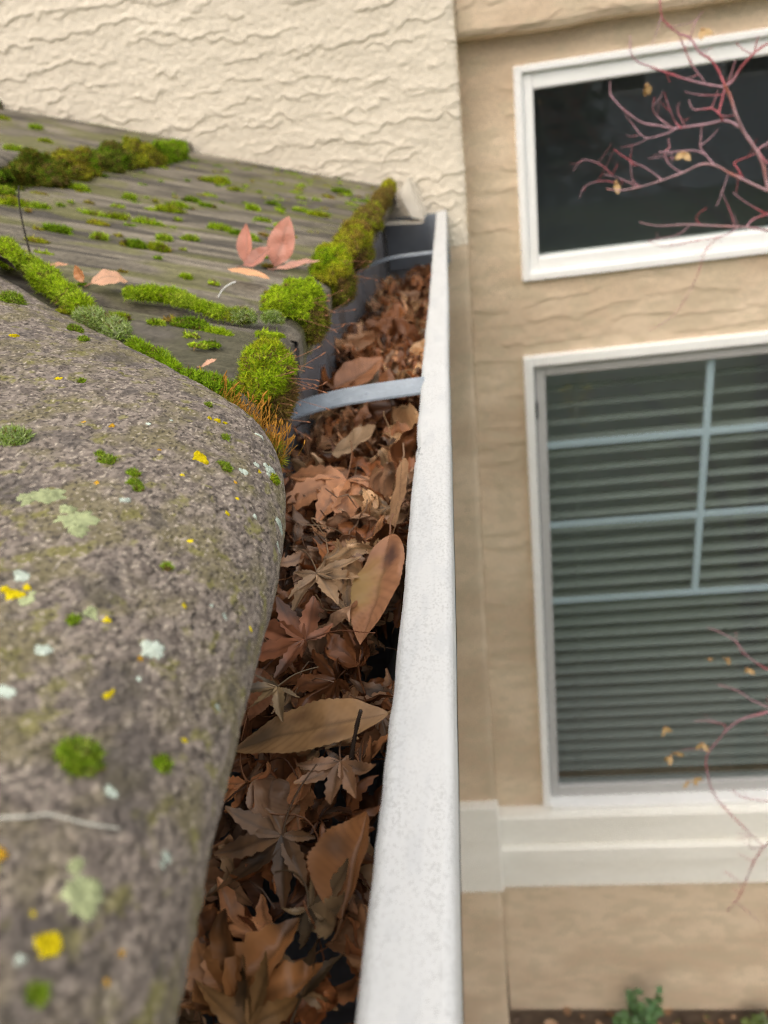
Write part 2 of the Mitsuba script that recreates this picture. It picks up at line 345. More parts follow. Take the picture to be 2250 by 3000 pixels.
# top rail: a hemmed box 21 mm wide with rounded shoulders
rail = rounded([(-.0300, -.1735, .0035, 180, 90), (-.0165, -.1733, .0036, 90, 10)]) + [(-.0126, -.184), (-.0145, -.1865), (-.0155, -.184), (-.0295, -.1785), (-.0335, -.1775)]
def rail_wob(v):
    y_ = v[..., 1]
    v[..., 2] += 0.0009 * (fb(y_ * 7, 1.0) - .5) + 0.0004 * (fb(y_ * 40, v[..., 0] * 200) - .5)
    lft = np.clip((-.020 - v[..., 0]) / .012, 0, 1)
    v[..., 0] += 0.0016 * (fb(y_ * 6, 5.0) - .5) + lft * 0.0013 * (fb(y_ * 55, 8.0) - .5)
    v[..., 0] -= (.0010 + .0036 * lft) * np.exp(-np.clip(y_ - .05, 0, 9) / .07)
    dent = np.exp(-((y_ - .415) / .010) ** 2) + .6 * np.exp(-((y_ - .395) / .005) ** 2)
    v[..., 2] -= 0.0016 * dent * lft
    v[..., 0] += 0.0010 * dent * lft
    return v
part(gt, 'rail', extrude_y(rail, YS, True, rail_wob), 'mat_rail', smooth=40)
ys2 = np.linspace(-.45, DC - .006, 120)
front = [(-.0140, -.1868), (-.0140, -.191), (-.020, -.198), (-.0245, -.210), (-.030, -.228), (-.0415, -.246), (-.053, -.258), (-.056, -.2745)]
part(gt, 'front_face', extrude_y(front, ys2, False), 'mat_rail', smooth=40)
inner = [(-.0150, -.1869), (-.0150, -.191), (-.021, -.1985), (-.0255, -.2105), (-.031, -.2285), (-.0425, -.2465), (-.054, -.2585), (-.057, -.2735), (-.1385, -.2735)]
part(gt, 'trough', extrude_y(inner, ys2, False), 'mat_liner', smooth=40)
part(gt, 'floor', box(-.140, -.0555, -.45, DC - .006, -.2765, -.2745), 'mat_rail')
bw = np.r_[np.linspace(-.45, 1.10, 100), np.linspace(1.101, 1.47, 30)]
def bwob(v):
    y_ = v[..., 1]; v[..., 0] += .0012 * (fb(y_ * 8, v[..., 2] * 20) - .5) + np.where(y_ > 1.1, .0018, 0)
    return v
part(gt, 'back_wall', extrude_y([(-.1375, -.2734), (-.1372, -.24), (-.1372, -.20), (-.1365, -.168)], bw, False, bwob), 'mat_liner', smooth=40, label='dark grey inside back wall of the gutter')
part(gt, 'end_cap', box(-.1385, -.014, DC - .0105, DC - .007, -.272, -.1725), 'mat_end', label='blue grey end plate against the cream wall')
def strap_mesh(y0, w, z0, sag, tilt, skew):
    s = np.linspace(0, 1, 30); xs = -.031 - .1061 * s
    zc = z0 - .001 + .0016 * np.sin(s * 2.6) - sag * np.clip((s - .45) / .55, 0, 1) ** 2
    yc = y0 + skew * s
    vs = []
    for sy, sz in ((-1, -1), (1, -1), (1, 1), (-1, 1)):
        vs.append(np.stack([xs, yc + sy * w / 2, zc + sz * .0008 + sy * tilt * w / 2], 1))
    v = np.stack(vs, 1).reshape(-1, 3)
    i, j = np.meshgrid(np.arange(29), np.arange(4), indexing='ij')
    q = np.stack([i * 4 + j, i * 4 + (j + 1) % 4, (i + 1) * 4 + (j + 1) % 4, (i + 1) * 4 + j], -1).reshape(-1, 4)
    return M(v, np.vstack([q[:, [0, 1, 2]], q[:, [0, 2, 3]], [[0, 1, 2], [0, 2, 3]], [[116, 118, 117], [116, 119, 118]]]))
st1 = part(gt, 'strap', strap_mesh(.526, .026, -.1706, .0055, .12, -.024), 'mat_strap', smooth=30, label='galvanised hanger strap nearest the camera')
part(st1, 'rivet', trimesh.creation.icosphere(subdivisions=2, radius=.0022).apply_transform(np.diag([1, 1, .5, 1])).apply_translation([-.072, .514, -.1705]), 'mat_strap', smooth=True)
part(gt, 'strap', strap_mesh(1.125, .013, -.1712, .010, .05, -.020), 'mat_strap', smooth=30, label='second hanger strap near the far end')

# kick-out flashing where the roof meets the wall
fl = thing('kickout_flashing', 'bent cream painted flashing at the lower roof corner against the cream wall', 'flashing')
def sheet(pts, nrm, t=.0014):
    p = np.array(pts, float); n = len(p); nn = np.array(nrm, float) / np.linalg.norm(nrm) * t
    f = [[0, i, i + 1] for i in range(1, n - 1)]; b = [[n, n + i + 1, n + i] for i in range(1, n - 1)]
    s = [q for i in range(n) for q in ([i, n + i, (i + 1) % n], [(i + 1) % n, n + i, n + (i + 1) % n])]
    return M(np.vstack([p, p - nn]), f + b + s)
part(fl, 'upright', sheet([(-.0795, 1.545, -.098), (-.098, 1.530, -.118), (-.090, 1.515, -.140), (-.078, 1.505, -.163), (-.058, 1.515, -.171), (-.064, 1.53, -.145)], (.5, -.8, .3)), 'mat_flashing')
part(fl, 'side', sheet([(-.079, 1.5455, -.0985), (-.0635, 1.5305, -.1455), (-.0575, 1.5155, -.1715), (-.052, 1.607, -.170), (-.062, 1.607, -.135), (-.076, 1.607, -.099)], (.9, .3, .3)), 'mat_flashing')
part(fl, 'lower_flange', sheet([(-.137, 1.49, -.1675), (-.059, 1.50, -.1745), (-.055, 1.545, -.1745), (-.137, 1.545, -.1675)], (.1, 0, 1)), 'mat_flashing')

# ------------------------------------------------------------------ measured places: twigs of the maple, spots on the hip cap, tufts on the roof (metres)
TWIGS = {
    'main': ([(0.5001, 1.12, -0.2171), (0.4495, 1.1047, -0.1742), (0.4126, 1.1072, -0.1404), (0.4021, 1.1038, -0.1105), (0.3901, 1.1011, -0.0912), (0.3745, 1.0998, -0.0706), (0.3583, 1.0876, -0.0476), (0.3483, 1.0862, -0.0245), (0.3402, 1.0811, -0.0133)], 0.0052, 0.0034),
    'b1': ([(0.3514, 1.12, -0.0155), (0.3362, 1.1214, -0.0116), (0.308, 1.1192, -0.0022), (0.28, 1.1176, 0.0097), (0.2576, 1.1135, 0.0192), (0.2381, 1.1072, 0.0292), (0.232, 1.1049, 0.042), (0.2323, 1.1078, 0.0551)], 0.0028, 0.0012),
    'b2': ([(0.3525, 1.12, -0.0138), (0.3475, 1.1257, -0.0005), (0.334, 1.1245, 0.0174), (0.3198, 1.1247, 0.0274), (0.3112, 1.134, 0.0439), (0.2981, 1.1372, 0.051), (0.285, 1.1342, 0.0606), (0.2748, 1.1331, 0.0723), (0.2733, 1.1364, 0.0896), (0.2763, 1.148, 0.1046)], 0.003, 0.0014),
    'b2b': ([(0.3019, 1.1, 0.0426), (0.3041, 1.0985, 0.0517), (0.3093, 1.1046, 0.0603), (0.3144, 1.0992, 0.0684)], 0.0018, 0.001),
    'b2c': ([(0.2963, 1.13, 0.05), (0.306, 1.1353, 0.0325), (0.3154, 1.1388, 0.0154), (0.3255, 1.1393, 0.003), (0.3372, 1.1433, -0.0111)], 0.0017, 0.0015),
    'b3': ([(0.3525, 1.12, -0.0145), (0.3617, 1.1261, -0.0118), (0.3706, 1.1204, 0.003), (0.3806, 1.1104, 0.0158), (0.3978, 1.112, 0.0251), (0.4144, 1.1162, 0.0328)], 0.003, 0.002),
    'b3b': ([(0.3839, 1.12, 0.0159), (0.3844, 1.1135, 0.026), (0.3864, 1.1137, 0.0346)], 0.0018, 0.001),
    'b4': ([(0.3706, 1.11, -0.0632), (0.3521, 1.1184, -0.0539), (0.3307, 1.1229, -0.0555), (0.2968, 1.1241, -0.0555), (0.278, 1.1308, -0.0504), (0.2572, 1.1295, -0.0449), (0.2371, 1.124, -0.0319), (0.2234, 1.1275, -0.0186), (0.2131, 1.131, -0.002), (0.2128, 1.1297, 0.0092)], 0.0034, 0.0012),
    'b4b': ([(0.2905, 1.1, -0.0543), (0.2759, 1.1014, -0.0595), (0.2525, 1.0864, -0.0605), (0.244, 1.0906, -0.0552), (0.2338, 1.0935, -0.0415), (0.224, 1.0837, -0.0317)], 0.002, 0.001),
    'b4c': ([(0.288, 1.11, -0.0538), (0.276, 1.1042, -0.0455), (0.2675, 1.1088, -0.0374), (0.2596, 1.0966, -0.0252), (0.2596, 1.0911, -0.0158)], 0.0021, 0.0013),
    'b4d': ([(0.3013, 1.12, -0.0556), (0.2955, 1.1269, -0.0482), (0.2856, 1.114, -0.0339), (0.2796, 1.111, -0.0208)], 0.0019, 0.0012),
    'b4e': ([(0.3105, 1.13, -0.0566), (0.303, 1.1263, -0.046), (0.3008, 1.1359, -0.0378), (0.3001, 1.1287, -0.0259)], 0.0017, 0.001),
    'b5': ([(0.3494, 1.11, -0.0534), (0.344, 1.1037, -0.0457), (0.3352, 1.1121, -0.0376), (0.3154, 1.112, -0.0366), (0.3066, 1.1098, -0.0243)], 0.0026, 0.0014),
    'b5b': ([(0.3473, 1.12, -0.045), (0.3526, 1.1301, -0.0347), (0.3562, 1.1346, -0.0246), (0.3586, 1.1391, -0.016)], 0.0022, 0.002),
    'b6': ([(0.4066, 1.09, -0.1424), (0.3798, 1.0921, -0.1277), (0.3546, 1.0883, -0.1137), (0.3356, 1.0835, -0.1026), (0.3188, 1.0787, -0.0986), (0.2972, 1.0869, -0.1064), (0.2692, 1.0781, -0.1113), (0.2438, 1.0745, -0.1152), (0.2203, 1.0726, -0.1166), (0.1986, 1.074, -0.1124)], 0.0036, 0.0013),
    'b6b': ([(0.2697, 1.08, -0.1115), (0.2487, 1.0725, -0.095), (0.2251, 1.0621, -0.0816), (0.2053, 1.0621, -0.0666)], 0.0021, 0.0012),
    'b6c': ([(0.3376, 1.09, -0.1032), (0.3276, 1.0945, -0.0905), (0.3196, 1.0958, -0.078), (0.3196, 1.0939, -0.0666)], 0.0026, 0.0016),
    'b6d': ([(0.3262, 1.09, -0.0902), (0.3068, 1.0885, -0.0817), (0.2841, 1.0934, -0.0806), (0.2671, 1.0887, -0.0782)], 0.002, 0.0012),
    'b6e': ([(0.298, 1.09, -0.1067), (0.2838, 1.0893, -0.0976), (0.2765, 1.0926, -0.0876), (0.2749, 1.0939, -0.0806), (0.2853, 1.1092, -0.0753), (0.2855, 1.1182, -0.0656)], 0.0018, 0.001),
    'b6f': ([(0.236, 1.09, -0.1171), (0.2309, 1.0778, -0.0992), (0.2284, 1.0757, -0.0827)], 0.0017, 0.0012),
    'b6g': ([(0.247, 1.11, -0.1192), (0.2253, 1.1132, -0.1071), (0.2093, 1.0995, -0.0999), (0.2018, 1.1066, -0.0982)], 0.0015, 0.0008),
    'b6h': ([(0.2139, 1.1, -0.1089), (0.1905, 1.0922, -0.1041), (0.1742, 1.0863, -0.107), (0.1659, 1.0815, -0.1202)], 0.0012, 0.0007),
    'b6i': ([(0.2094, 1.1, -0.0979), (0.1925, 1.1038, -0.0828), (0.1769, 1.1161, -0.0774), (0.1633, 1.1149, -0.0889)], 0.0012, 0.0007),
    'b6j': ([(0.379, 1.1, -0.1274), (0.3719, 1.1009, -0.1142), (0.3683, 1.1115, -0.1062), (0.3863, 1.1159, -0.1006), (0.3996, 1.1242, -0.0985)], 0.002, 0.0012),
    'b7': ([(0.4335, 1.1, -0.202), (0.4149, 1.0988, -0.1934), (0.3758, 1.094, -0.1833), (0.3486, 1.103, -0.1799), (0.3091, 1.1069, -0.1738), (0.2764, 1.1051, -0.1714), (0.2482, 1.1024, -0.1628)], 0.0032, 0.0012),
    'b7b': ([(0.3715, 1.1, -0.1823), (0.3604, 1.0958, -0.1569), (0.3475, 1.0902, -0.1351)], 0.002, 0.001),
    'b7c': ([(0.3911, 1.11, -0.1872), (0.4099, 1.1248, -0.1786), (0.422, 1.1233, -0.1768), (0.4424, 1.12, -0.1742)], 0.0024, 0.002),
    'b7d': ([(0.3685, 1.08, -0.182), (0.3446, 1.072, -0.1892), (0.3093, 1.0751, -0.1918), (0.2792, 1.0802, -0.1951), (0.2554, 1.0803, -0.1844)], 0.0017, 0.0008),
    'b7e': ([(0.3187, 1.12, -0.1775), (0.3014, 1.1207, -0.1889), (0.2789, 1.1215, -0.1908), (0.2585, 1.1124, -0.1916)], 0.0014, 0.0008),
    'b7f': ([(0.3368, 1.12, -0.1806), (0.3274, 1.1207, -0.1698), (0.3386, 1.116, -0.1576)], 0.0014, 0.0008),
    'b8': ([(0.3439, 1.07, -0.1888), (0.3253, 1.0651, -0.2031), (0.3169, 1.0631, -0.2307), (0.307, 1.0682, -0.2581), (0.2879, 1.0658, -0.2846), (0.2564, 1.0648, -0.3018)], 0.0013, 0.0007),
    'b10': ([(0.407, 1.1, -0.1105), (0.395, 1.1039, -0.0931), (0.4098, 1.114, -0.0873), (0.425, 1.1015, -0.0791)], 0.0028, 0.002),
    'l1': ([(0.513, 0.95, -0.858), (0.4693, 0.9471, -0.8802), (0.4312, 0.9479, -0.9033), (0.393, 0.9529, -0.9222), (0.3627, 0.9594, -0.973), (0.3491, 0.9657, -1.0205), (0.3562, 0.9666, -1.0654), (0.3744, 0.9763, -1.1221), (0.4046, 0.9746, -1.169), (0.4494, 0.9737, -1.2296), (0.4718, 0.9785, -1.2604)], 0.0042, 0.0016),
    'l2': ([(0.4889, 0.95, -1.1894), (0.4643, 0.963, -1.2403), (0.4531, 0.9691, -1.2867), (0.4426, 0.9821, -1.3971), (0.4214, 0.982, -1.4489)], 0.0028, 0.0016),
    'l2b': ([(0.4267, 0.95, -1.3347), (0.4127, 0.951, -1.3068), (0.3954, 0.9554, -1.2979)], 0.0012, 0.0008),
    'l2c': ([(0.4178, 0.95, -1.3738), (0.4461, 0.9523, -1.408), (0.4675, 0.9522, -1.4392)], 0.0012, 0.0006),
    'l3': ([(0.5212, 0.96, -0.8881), (0.4736, 0.956, -0.8434), (0.4289, 0.9623, -0.8286), (0.3961, 0.9584, -0.7996), (0.3683, 0.9527, -0.7596), (0.3279, 0.9484, -0.7309)], 0.003, 0.0012),
    'l3b': ([(0.3967, 0.96, -0.8009), (0.3784, 0.9609, -0.7771), (0.3762, 0.9671, -0.7556)], 0.0014, 0.0008),
    'l4': ([(0.4868, 0.97, -0.9091), (0.442, 0.9737, -0.9183), (0.4271, 0.9835, -0.9153), (0.3951, 0.9852, -0.8899), (0.3641, 0.9863, -0.8766)], 0.0026, 0.0012),
    'l5': ([(0.3591, 0.95, -0.9634), (0.3653, 0.9404, -0.9217), (0.3544, 0.9449, -0.9188), (0.3142, 0.9344, -0.9049)], 0.002, 0.001),
    'l6': ([(0.3423, 0.95, -0.9853), (0.3158, 0.9499, -0.9799), (0.3017, 0.9567, -0.9898)], 0.0015, 0.0008),
    'l7': ([(0.5139, 0.98, -1.1569), (0.4615, 0.9751, -1.1376), (0.4255, 0.9772, -1.1307), (0.4029, 0.9738, -1.1064)], 0.002, 0.001),
    'l8': ([(0.4581, 0.95, -1.2236), (0.4353, 0.9503, -1.2276), (0.4292, 0.9494, -1.1951), (0.4078, 0.9483, -1.184)], 0.0015, 0.0009),
    'l9': ([(0.4953, 0.95, -1.0965), (0.4615, 0.9489, -0.9909), (0.4305, 0.936, -0.939)], 0.003, 0.002),
}
SAMARAS = [(0.2739, 0.95, -0.9299), (0.2965, 0.95, -0.9874), (0.3347, 0.95, -0.9681), (0.3302, 0.95, -1.0485), (0.3389, 0.96, -0.8008), (0.3666, 0.96, -0.8028), (0.3963, 0.96, -0.8244), (0.2545, 1.11, -0.0011), (0.2977, 1.09, -0.0834), (0.2141, 1.09, -0.1081), (0.3215, 1.12, 0.0504), (0.3172, 0.95, -1.0551), (0.2864, 0.95, -0.9938)]
YELLOW = [(-0.0984, 0.2726, 0.0016), (-0.0942, 0.2336, 0.0028), (-0.1102, 0.1418, 0.0024), (-0.0885, 0.139, 0.0012), (-0.0951, 0.2179, 0.0009), (-0.0784, 0.217, 0.0009), (-0.0786, 0.2057, 0.001), (-0.0824, 0.1829, 0.0012), (-0.0766, 0.1557, 0.0008), (-0.0804, 0.118, 0.0014), (-0.0652, 0.1664, 0.0008), (-0.0782, 0.247, 0.0009), (-0.0668, 0.1172, 0.0009), (-0.0701, 0.0668, 0.0021), (-0.0738, 0.0701, 0.0005), (-0.1619, 0.2814, 0.0015), (-0.2026, 0.3262, 0.0017)]
ORANGE = [(-0.0794, 0.1315, 0.0009), (-0.1266, 0.2447, 0.0013), (-0.1154, 0.2016, 0.0009), (-0.0817, 0.0772, 0.0014), (-0.0627, 0.0707, 0.0008), (-0.1369, 0.2448, 0.001), (-0.1069, 0.2322, 0.0009), (-0.0809, 0.227, 0.0009), (-0.0627, 0.0655, 0.0007)]
PALE = [(-0.1258, 0.1905, 0.0055), (-0.1113, 0.1787, 0.006), (-0.0692, 0.0757, 0.0036), (-0.1067, 0.1406, 0.0022), (-0.0926, 0.1403, 0.0018)]
GREY = [(-0.077, 0.1355, 0.0028), (-0.096, 0.1247, 0.0018), (-0.0719, 0.0957, 0.0015), (-0.0624, 0.0901, 0.0015), (-0.0723, 0.0635, 0.0011), (-0.0645, 0.1318, 0.0009), (-0.0691, 0.1606, 0.0009), (-0.0761, 0.2553, 0.0029), (-0.0698, 0.2277, 0.0017), (-0.0859, 0.28, 0.0018), (-0.0813, 0.2384, 0.0016), (-0.0772, 0.126, 0.0008), (-0.1162, 0.251, 0.0014), (-0.1129, 0.15, 0.0021), (-0.0726, 0.214, 0.0011), (-0.1031, 0.1924, 0.0017), (-0.0679, 0.216, 0.0012), (-0.0964, 0.1103, 0.0017), (-0.0749, 0.2498, 0.0017), (-0.0721, 0.1608, 0.0007), (-0.1105, 0.2579, 0.0009)]
TUFTS = [(-0.1522, 0.2245, 0.0054), (-0.1182, 0.2172, 0.0029), (-0.1228, 0.2212, 0.0014), (-0.1073, 0.2101, 0.0021), (-0.1049, 0.2037, 0.0018), (-0.1021, 0.2009, 0.0016), (-0.0785, 0.0996, 0.0039), (-0.0677, 0.1077, 0.002), (-0.092, 0.259, 0.0016), (-0.0861, 0.2347, 0.0026), (-0.0741, 0.2505, 0.0024), (-0.0945, 0.1365, 0.0013), (-0.0837, 0.1668, 0.0012), (-0.0687, 0.0601, 0.0012), (-0.1539, 0.2836, 0.0015), (-0.2369, 0.3918, 0.0064), (-0.1923, 0.3628, 0.0034), (-0.1796, 0.345, 0.0025), (-0.1054, 0.2869, 0.0015)]
HAIR = [(-0.087, 0.0819, 0.0001), (-0.0837, 0.0831, 0.0001), (-0.0806, 0.0846, 0.0001), (-0.0778, 0.0866, 0.0001), (-0.0732, 0.0877, 0.0001), (-0.069, 0.0894, 0.0001)]
ROOF_TUFTS = [(-0.2421, 0.8163, 0.0107), (-0.2188, 0.7988, 0.0087), (-0.311, 0.8731, 0.0142), (-0.3013, 0.7752, 0.0136), (-0.3533, 0.7728, 0.0093), (-0.346, 0.6782, 0.009), (-0.4261, 0.7655, 0.0134), (-0.4049, 0.7676, 0.0101), (-0.4331, 0.9269, 0.011), (-0.4682, 0.9578, 0.0124), (-0.3505, 1.2066, 0.0179), (-0.2487, 0.7342, 0.0058), (-0.3097, 0.6768, 0.0051), (-0.277, 0.6717, 0.0075), (-0.2584, 0.6745, 0.0075), (-0.3739, 0.9269, 0.0064), (-0.317, 0.9231, 0.009), (-0.2912, 0.9483, 0.0092), (-0.3349, 0.7817, 0.0086), (-0.2182, 0.9099, 0.0079), (-0.1907, 0.8859, 0.0096), (-0.1826, 1.354, 0.0132), (-0.1744, 1.0309, 0.0111), (-0.1979, 1.0426, 0.0089), (-0.1504, 0.4561, 0.0064), (-0.1694, 0.4647, 0.0102), (-0.2097, 0.4544, 0.0053), (-0.1871, 0.4544, 0.0044), (-0.2084, 0.5856, 0.004), (-0.3179, 0.9759, 0.0084), (-0.3041, 1.1404, 0.0097), (-0.47, 0.8317, 0.009), (-0.5329, 0.9978, 0.0107), (-0.456, 1.057, 0.0068), (-0.7424, 1.383, 0.0116), (-0.6654, 1.339, 0.0085), (-0.2503, 1.0032, 0.0065), (-0.2371, 1.0644, 0.0068), (-0.5614, 1.1445, 0.0073), (-0.2051, 0.7908, 0.0052), (-0.2679, 0.7187, 0.0048)]

# ------------------------------------------------------------------ tile roof
roof = thing('tile_roof', 'mossy brown grey concrete tile roof sloping down to the gutter', 'roof')
def hip_mask(X, Y):
    return 0.65 * X + 0.76 * Y > 0.045
def tile(xb, y0, y1, zoff, length, seed, thick=.026, wallcut=False):
    n, m = 150, 100
    u = np.linspace(0, 1, n) ** 1.15; t = np.linspace(0, 1, m)
    U, V = np.meshgrid(u, t, indexing='ij')
    r = np.random.default_rng(seed)
    X = xb - length * U + 0.004 * (fb(V * 6 + seed, 2.0) - .5) * (1 - U); Y = y0 + (y1 - y0) * V
    yy = Y * 1.0 + 0.006 * (fb(X * 7, Y * 5, seed) - .5)
    st = fb(yy * 42, X * 2.2, seed * 3.1, 3)
    fine = fb(yy * 150, X * 9, seed * 1.7, 2)
    h = 0.0115 * (st - .5) + 0.0022 * (fine - .5) + 0.004 * (fb(X * 9, Y * 9, seed) - .5)
    e = np.minimum(np.minimum(V, 1 - V) * (y1 - y0), U * length)
    h -= 0.006 * np.exp(-e / 0.0035) + .002 * np.exp(-e / .012)
    Zt = roof_z(X, zoff) + h
    top = np.stack([X, Y, Zt], -1)
    mask = None
    if y0 < .6:
        c = (X[:-1, :-1] + X[1:, 1:]) / 2; d = (Y[:-1, :-1] + Y[1:, 1:]) / 2
        mask = hip_mask(c, d)
    ms = [M(top.reshape(-1, 3), grid_faces(n, m, mask=mask))]
    def skirt(line, inn, flip):
        k = 7; s = np.linspace(0, 1, k)
        a = np.repeat(line[:, None], k, 1); a[..., 2] -= thick * s; 
        wv = 0.0022 * (fb(a[..., 0] * 60 + a[..., 1] * 60, a[..., 2] * 120, seed) - .5)
        a = a + np.array(inn)[None, None] * (0.004 * s[None, :, None] ** 2 + wv[..., None] * (s[None, :, None] > 0))
        return M(a.reshape(-1, 3), grid_faces(len(line), k, flip=flip))
    if mask is None:
        ms += [skirt(top[0], (-1, 0, 0), False), skirt(top[:, 0], (0, 1, 0), True), skirt(top[:, -1], (0, -1, 0), False)]
        bot = np.array([top[0, 0], top[0, -1], top[-1, -1], top[-1, 0]]); bot[:, 2] -= thick
        ms.append(M(bot, [[0, 1, 2], [0, 2, 3]]))
    else:
        i0 = int(np.argmax(hip_mask(X[0], Y[0])))
        ms += [skirt(top[0, i0:], (-1, 0, 0), False), skirt(top[:, -1], (0, -1, 0), False)]
    return cat(ms)
EX = -.113
for i, (a, b) in enumerate(((.12, .497), (.501, .829), (.833, 1.160), (1.164, 1.488), (1.492, 1.606))):
    part(roof, 'tile', tile(EX + rng.normal() * .0015, a, b, rng.normal() * .0010 - (.003 if i == 0 else 0), .42, 11 + i), 'mat_tile', smooth=50)
for i, (a, b) in enumerate(((.36, .665), (.669, .995), (.999, 1.325), (1.329, 1.606))):
    part(roof, 'tile', tile(-.497 + rng.normal() * .0015, a, b, .024, .42, 31 + i), 'mat_tile', smooth=50)
for i, (a, b) in enumerate(((.70, .84), (.844, 1.165), (1.169, 1.49), (1.494, 1.602))):
    part(roof, 'tile', tile(-.848, a, b, .046, .42, 51 + i), 'mat_tile', smooth=50)
# deck, fascia and soffit that carry it
dk = np.array([(-.128, -.45), (-.128, 1.607), (-1.5, 1.607), (-1.5, 1.36), (-.128, .17)])
def slab_xy(poly, zf, t):
    p = np.array(poly, float); n = len(p); z = np.array([zf(a, b) for a, b in p])
    v = np.vstack([np.c_[p, z], np.c_[p, z - t]])
    f = [[0, i, i + 1] for i in range(1, n - 1)] + [[n, n + i + 1, n + i] for i in range(1, n - 1)] + [q for i in range(n) for q in ([i, n + i, (i + 1) % n], [(i + 1) % n, n + i, n + (i + 1) % n])]
    return M(v, f)
part(roof, 'deck', slab_xy([(-.150, .19), (-.150, 1.607), (-1.5, 1.607), (-1.5, 1.36)], lambda a, b: roof_z(a, -.034), .02), 'mat_fascia')
part(roof, 'front_slope', slab_xy([(-.08, .07), (-1.5, 1.30), (-1.5, -.05), (-.08, -.05)], lambda a, b: -.135 + .30 * b, .03), 'mat_tile')
part(roof, 'fascia', box(-.162, -.1395, -.45, 1.607, -.30, -.1555), 'mat_fascia')
part(roof, 'soffit', box(-.60, -.1625, -.45, 1.607, -.30, -.285), 'mat_fascia')
solo('side_wall', box(-.80, -.6005, -.45, 1.60, GZ - .05, -.27), 'mat_tan_lower', label='tan stucco wall under the tile roof behind the gutter', cat='wall')

# hip cap: barrel shaped, rounded at its lower end
RIM = np.array([(-.86, 1.05), (-.62, .80), (-.44, .625), (-.30, .49), (-.20, .40), (-.134, .349), (-.089, .3035), (-.0745, .262), (-.0668, .208), (-.0635, .143), (-.0610, .10), (-.0580, .06), (-.066, .01), (-.10, -.03), (-.16, -.03), (-.26, .05), (-.40, .17), (-.62, .38), (-.9, .63)])
SPN = np.array([(-.88, .84), (-.64, .62), (-.45, .455), (-.33, .35), (-.25, .28), (-.20, .235), (-.165, .205), (-.15, .19), (-.145, .18), (-.14, .16), (-.14, .14), (-.14, .13), (-.145, .125), (-.155, .13), (-.17, .145), (-.25, .21), (-.37, .31), (-.62, .53), (-.88, .76)])
def hip_cap(nt=900, nq=150, RIM=RIM, SPN=SPN):
    zr = np.maximum(-.144 - .281 * RIM[:, 0], -.13); nr = len(RIM) - 12; zr[-nr:] = np.maximum(-.13, -.144 - .281 * (SPN[-nr:, 0] + .03))
    A = np.c_[RIM, zr + .0015, SPN, -.144 - .281 * SPN[:, 0] + .020]
    t = np.r_[0, np.cumsum(np.linalg.norm(np.diff(RIM, axis=0), axis=1) ** .7)]
    tt = np.linspace(0, t[-1], nt)
    A = np.stack([PchipInterpolator(t, A[:, k])(tt) for k in range(6)], 1)
    q = np.linspace(0, 1, nq) ** 1.6; pr = np.sqrt(1 - (1 - q) ** 2)
    P = np.empty((nt, nq, 3))
    P[..., :2] = A[:, None, :2] * (1 - q[:, None]) + A[:, None, 3:5] * q[:, None]
    P[..., 2] = A[:, None, 2] * (1 - pr) + A[:, None, 5] * pr
    return P
CP = hip_cap(RIM=RIM[2:-1], SPN=SPN[2:-1])
nrm = np.cross(np.gradient(CP, axis=0), np.gradient(CP, axis=1)); nrm /= np.linalg.norm(nrm, axis=-1, keepdims=True) + 1e-12
nrm *= np.sign(nrm[..., 2:] + 1e-9)
amp = np.clip(np.linspace(0, 1, CP.shape[1]) * 6, .35, 1)[None, :]
disp = 0.0022 * (fb(CP[..., 0] * 330, CP[..., 1] * 330, CP[..., 2] * 330, 3) - .5) + 0.0030 * (fb(CP[..., 0] * 40, CP[..., 1] * 40, CP[..., 2] * 40, 3) - .5)
CP = CP + nrm * (disp * amp)[..., None]
k = 8; s = np.linspace(0, 1, k)[1:]
sk = np.repeat(CP[:, :1], k - 1, 1).copy(); inn = CP[:, 8:9, :2] - CP[:, :1, :2]; inn /= np.linalg.norm(inn, axis=-1, keepdims=True)
sk[..., 2] -= (.020 + .040 * np.clip((np.linspace(0, 1, len(sk)) - .68) / .08, 0, 1))[:, None] * s[None, :]; sk[..., :2] += inn * (.0075 * s[None, :, None] ** 1.6)
sk += 0.0008 * (fb(sk[..., 0] * 250, sk[..., 1] * 250, sk[..., 2] * 250, 2) - .5)[..., None]
full = np.concatenate([sk[:, ::-1], CP], 1)
part(roof, 'hip_cap', M(full.reshape(-1, 3), grid_faces(full.shape[0], full.shape[1])), 'mat_cap', smooth=True, label='rounded weathered hip cap tile speckled with lichen, nearest the camera')
up = hip_cap(160, 40); up[..., 2] += .016
part(roof, 'hip_cap', M(np.concatenate([up[:48], up[:48, ::-1] - np.array([0, 0, .025])], 1).reshape(-1, 3), grid_faces(48, 80)), 'mat_cap', smooth=50)
from scipy.spatial import cKDTree
CAPV = CP.reshape(-1, 3); CAPN = nrm.reshape(-1, 3); CAPT = cKDTree(CAPV[:, :2])
def on_cap(x, y):
    d, i = CAPT.query([x, y], k=1)
    return CAPV[i], CAPN[i]

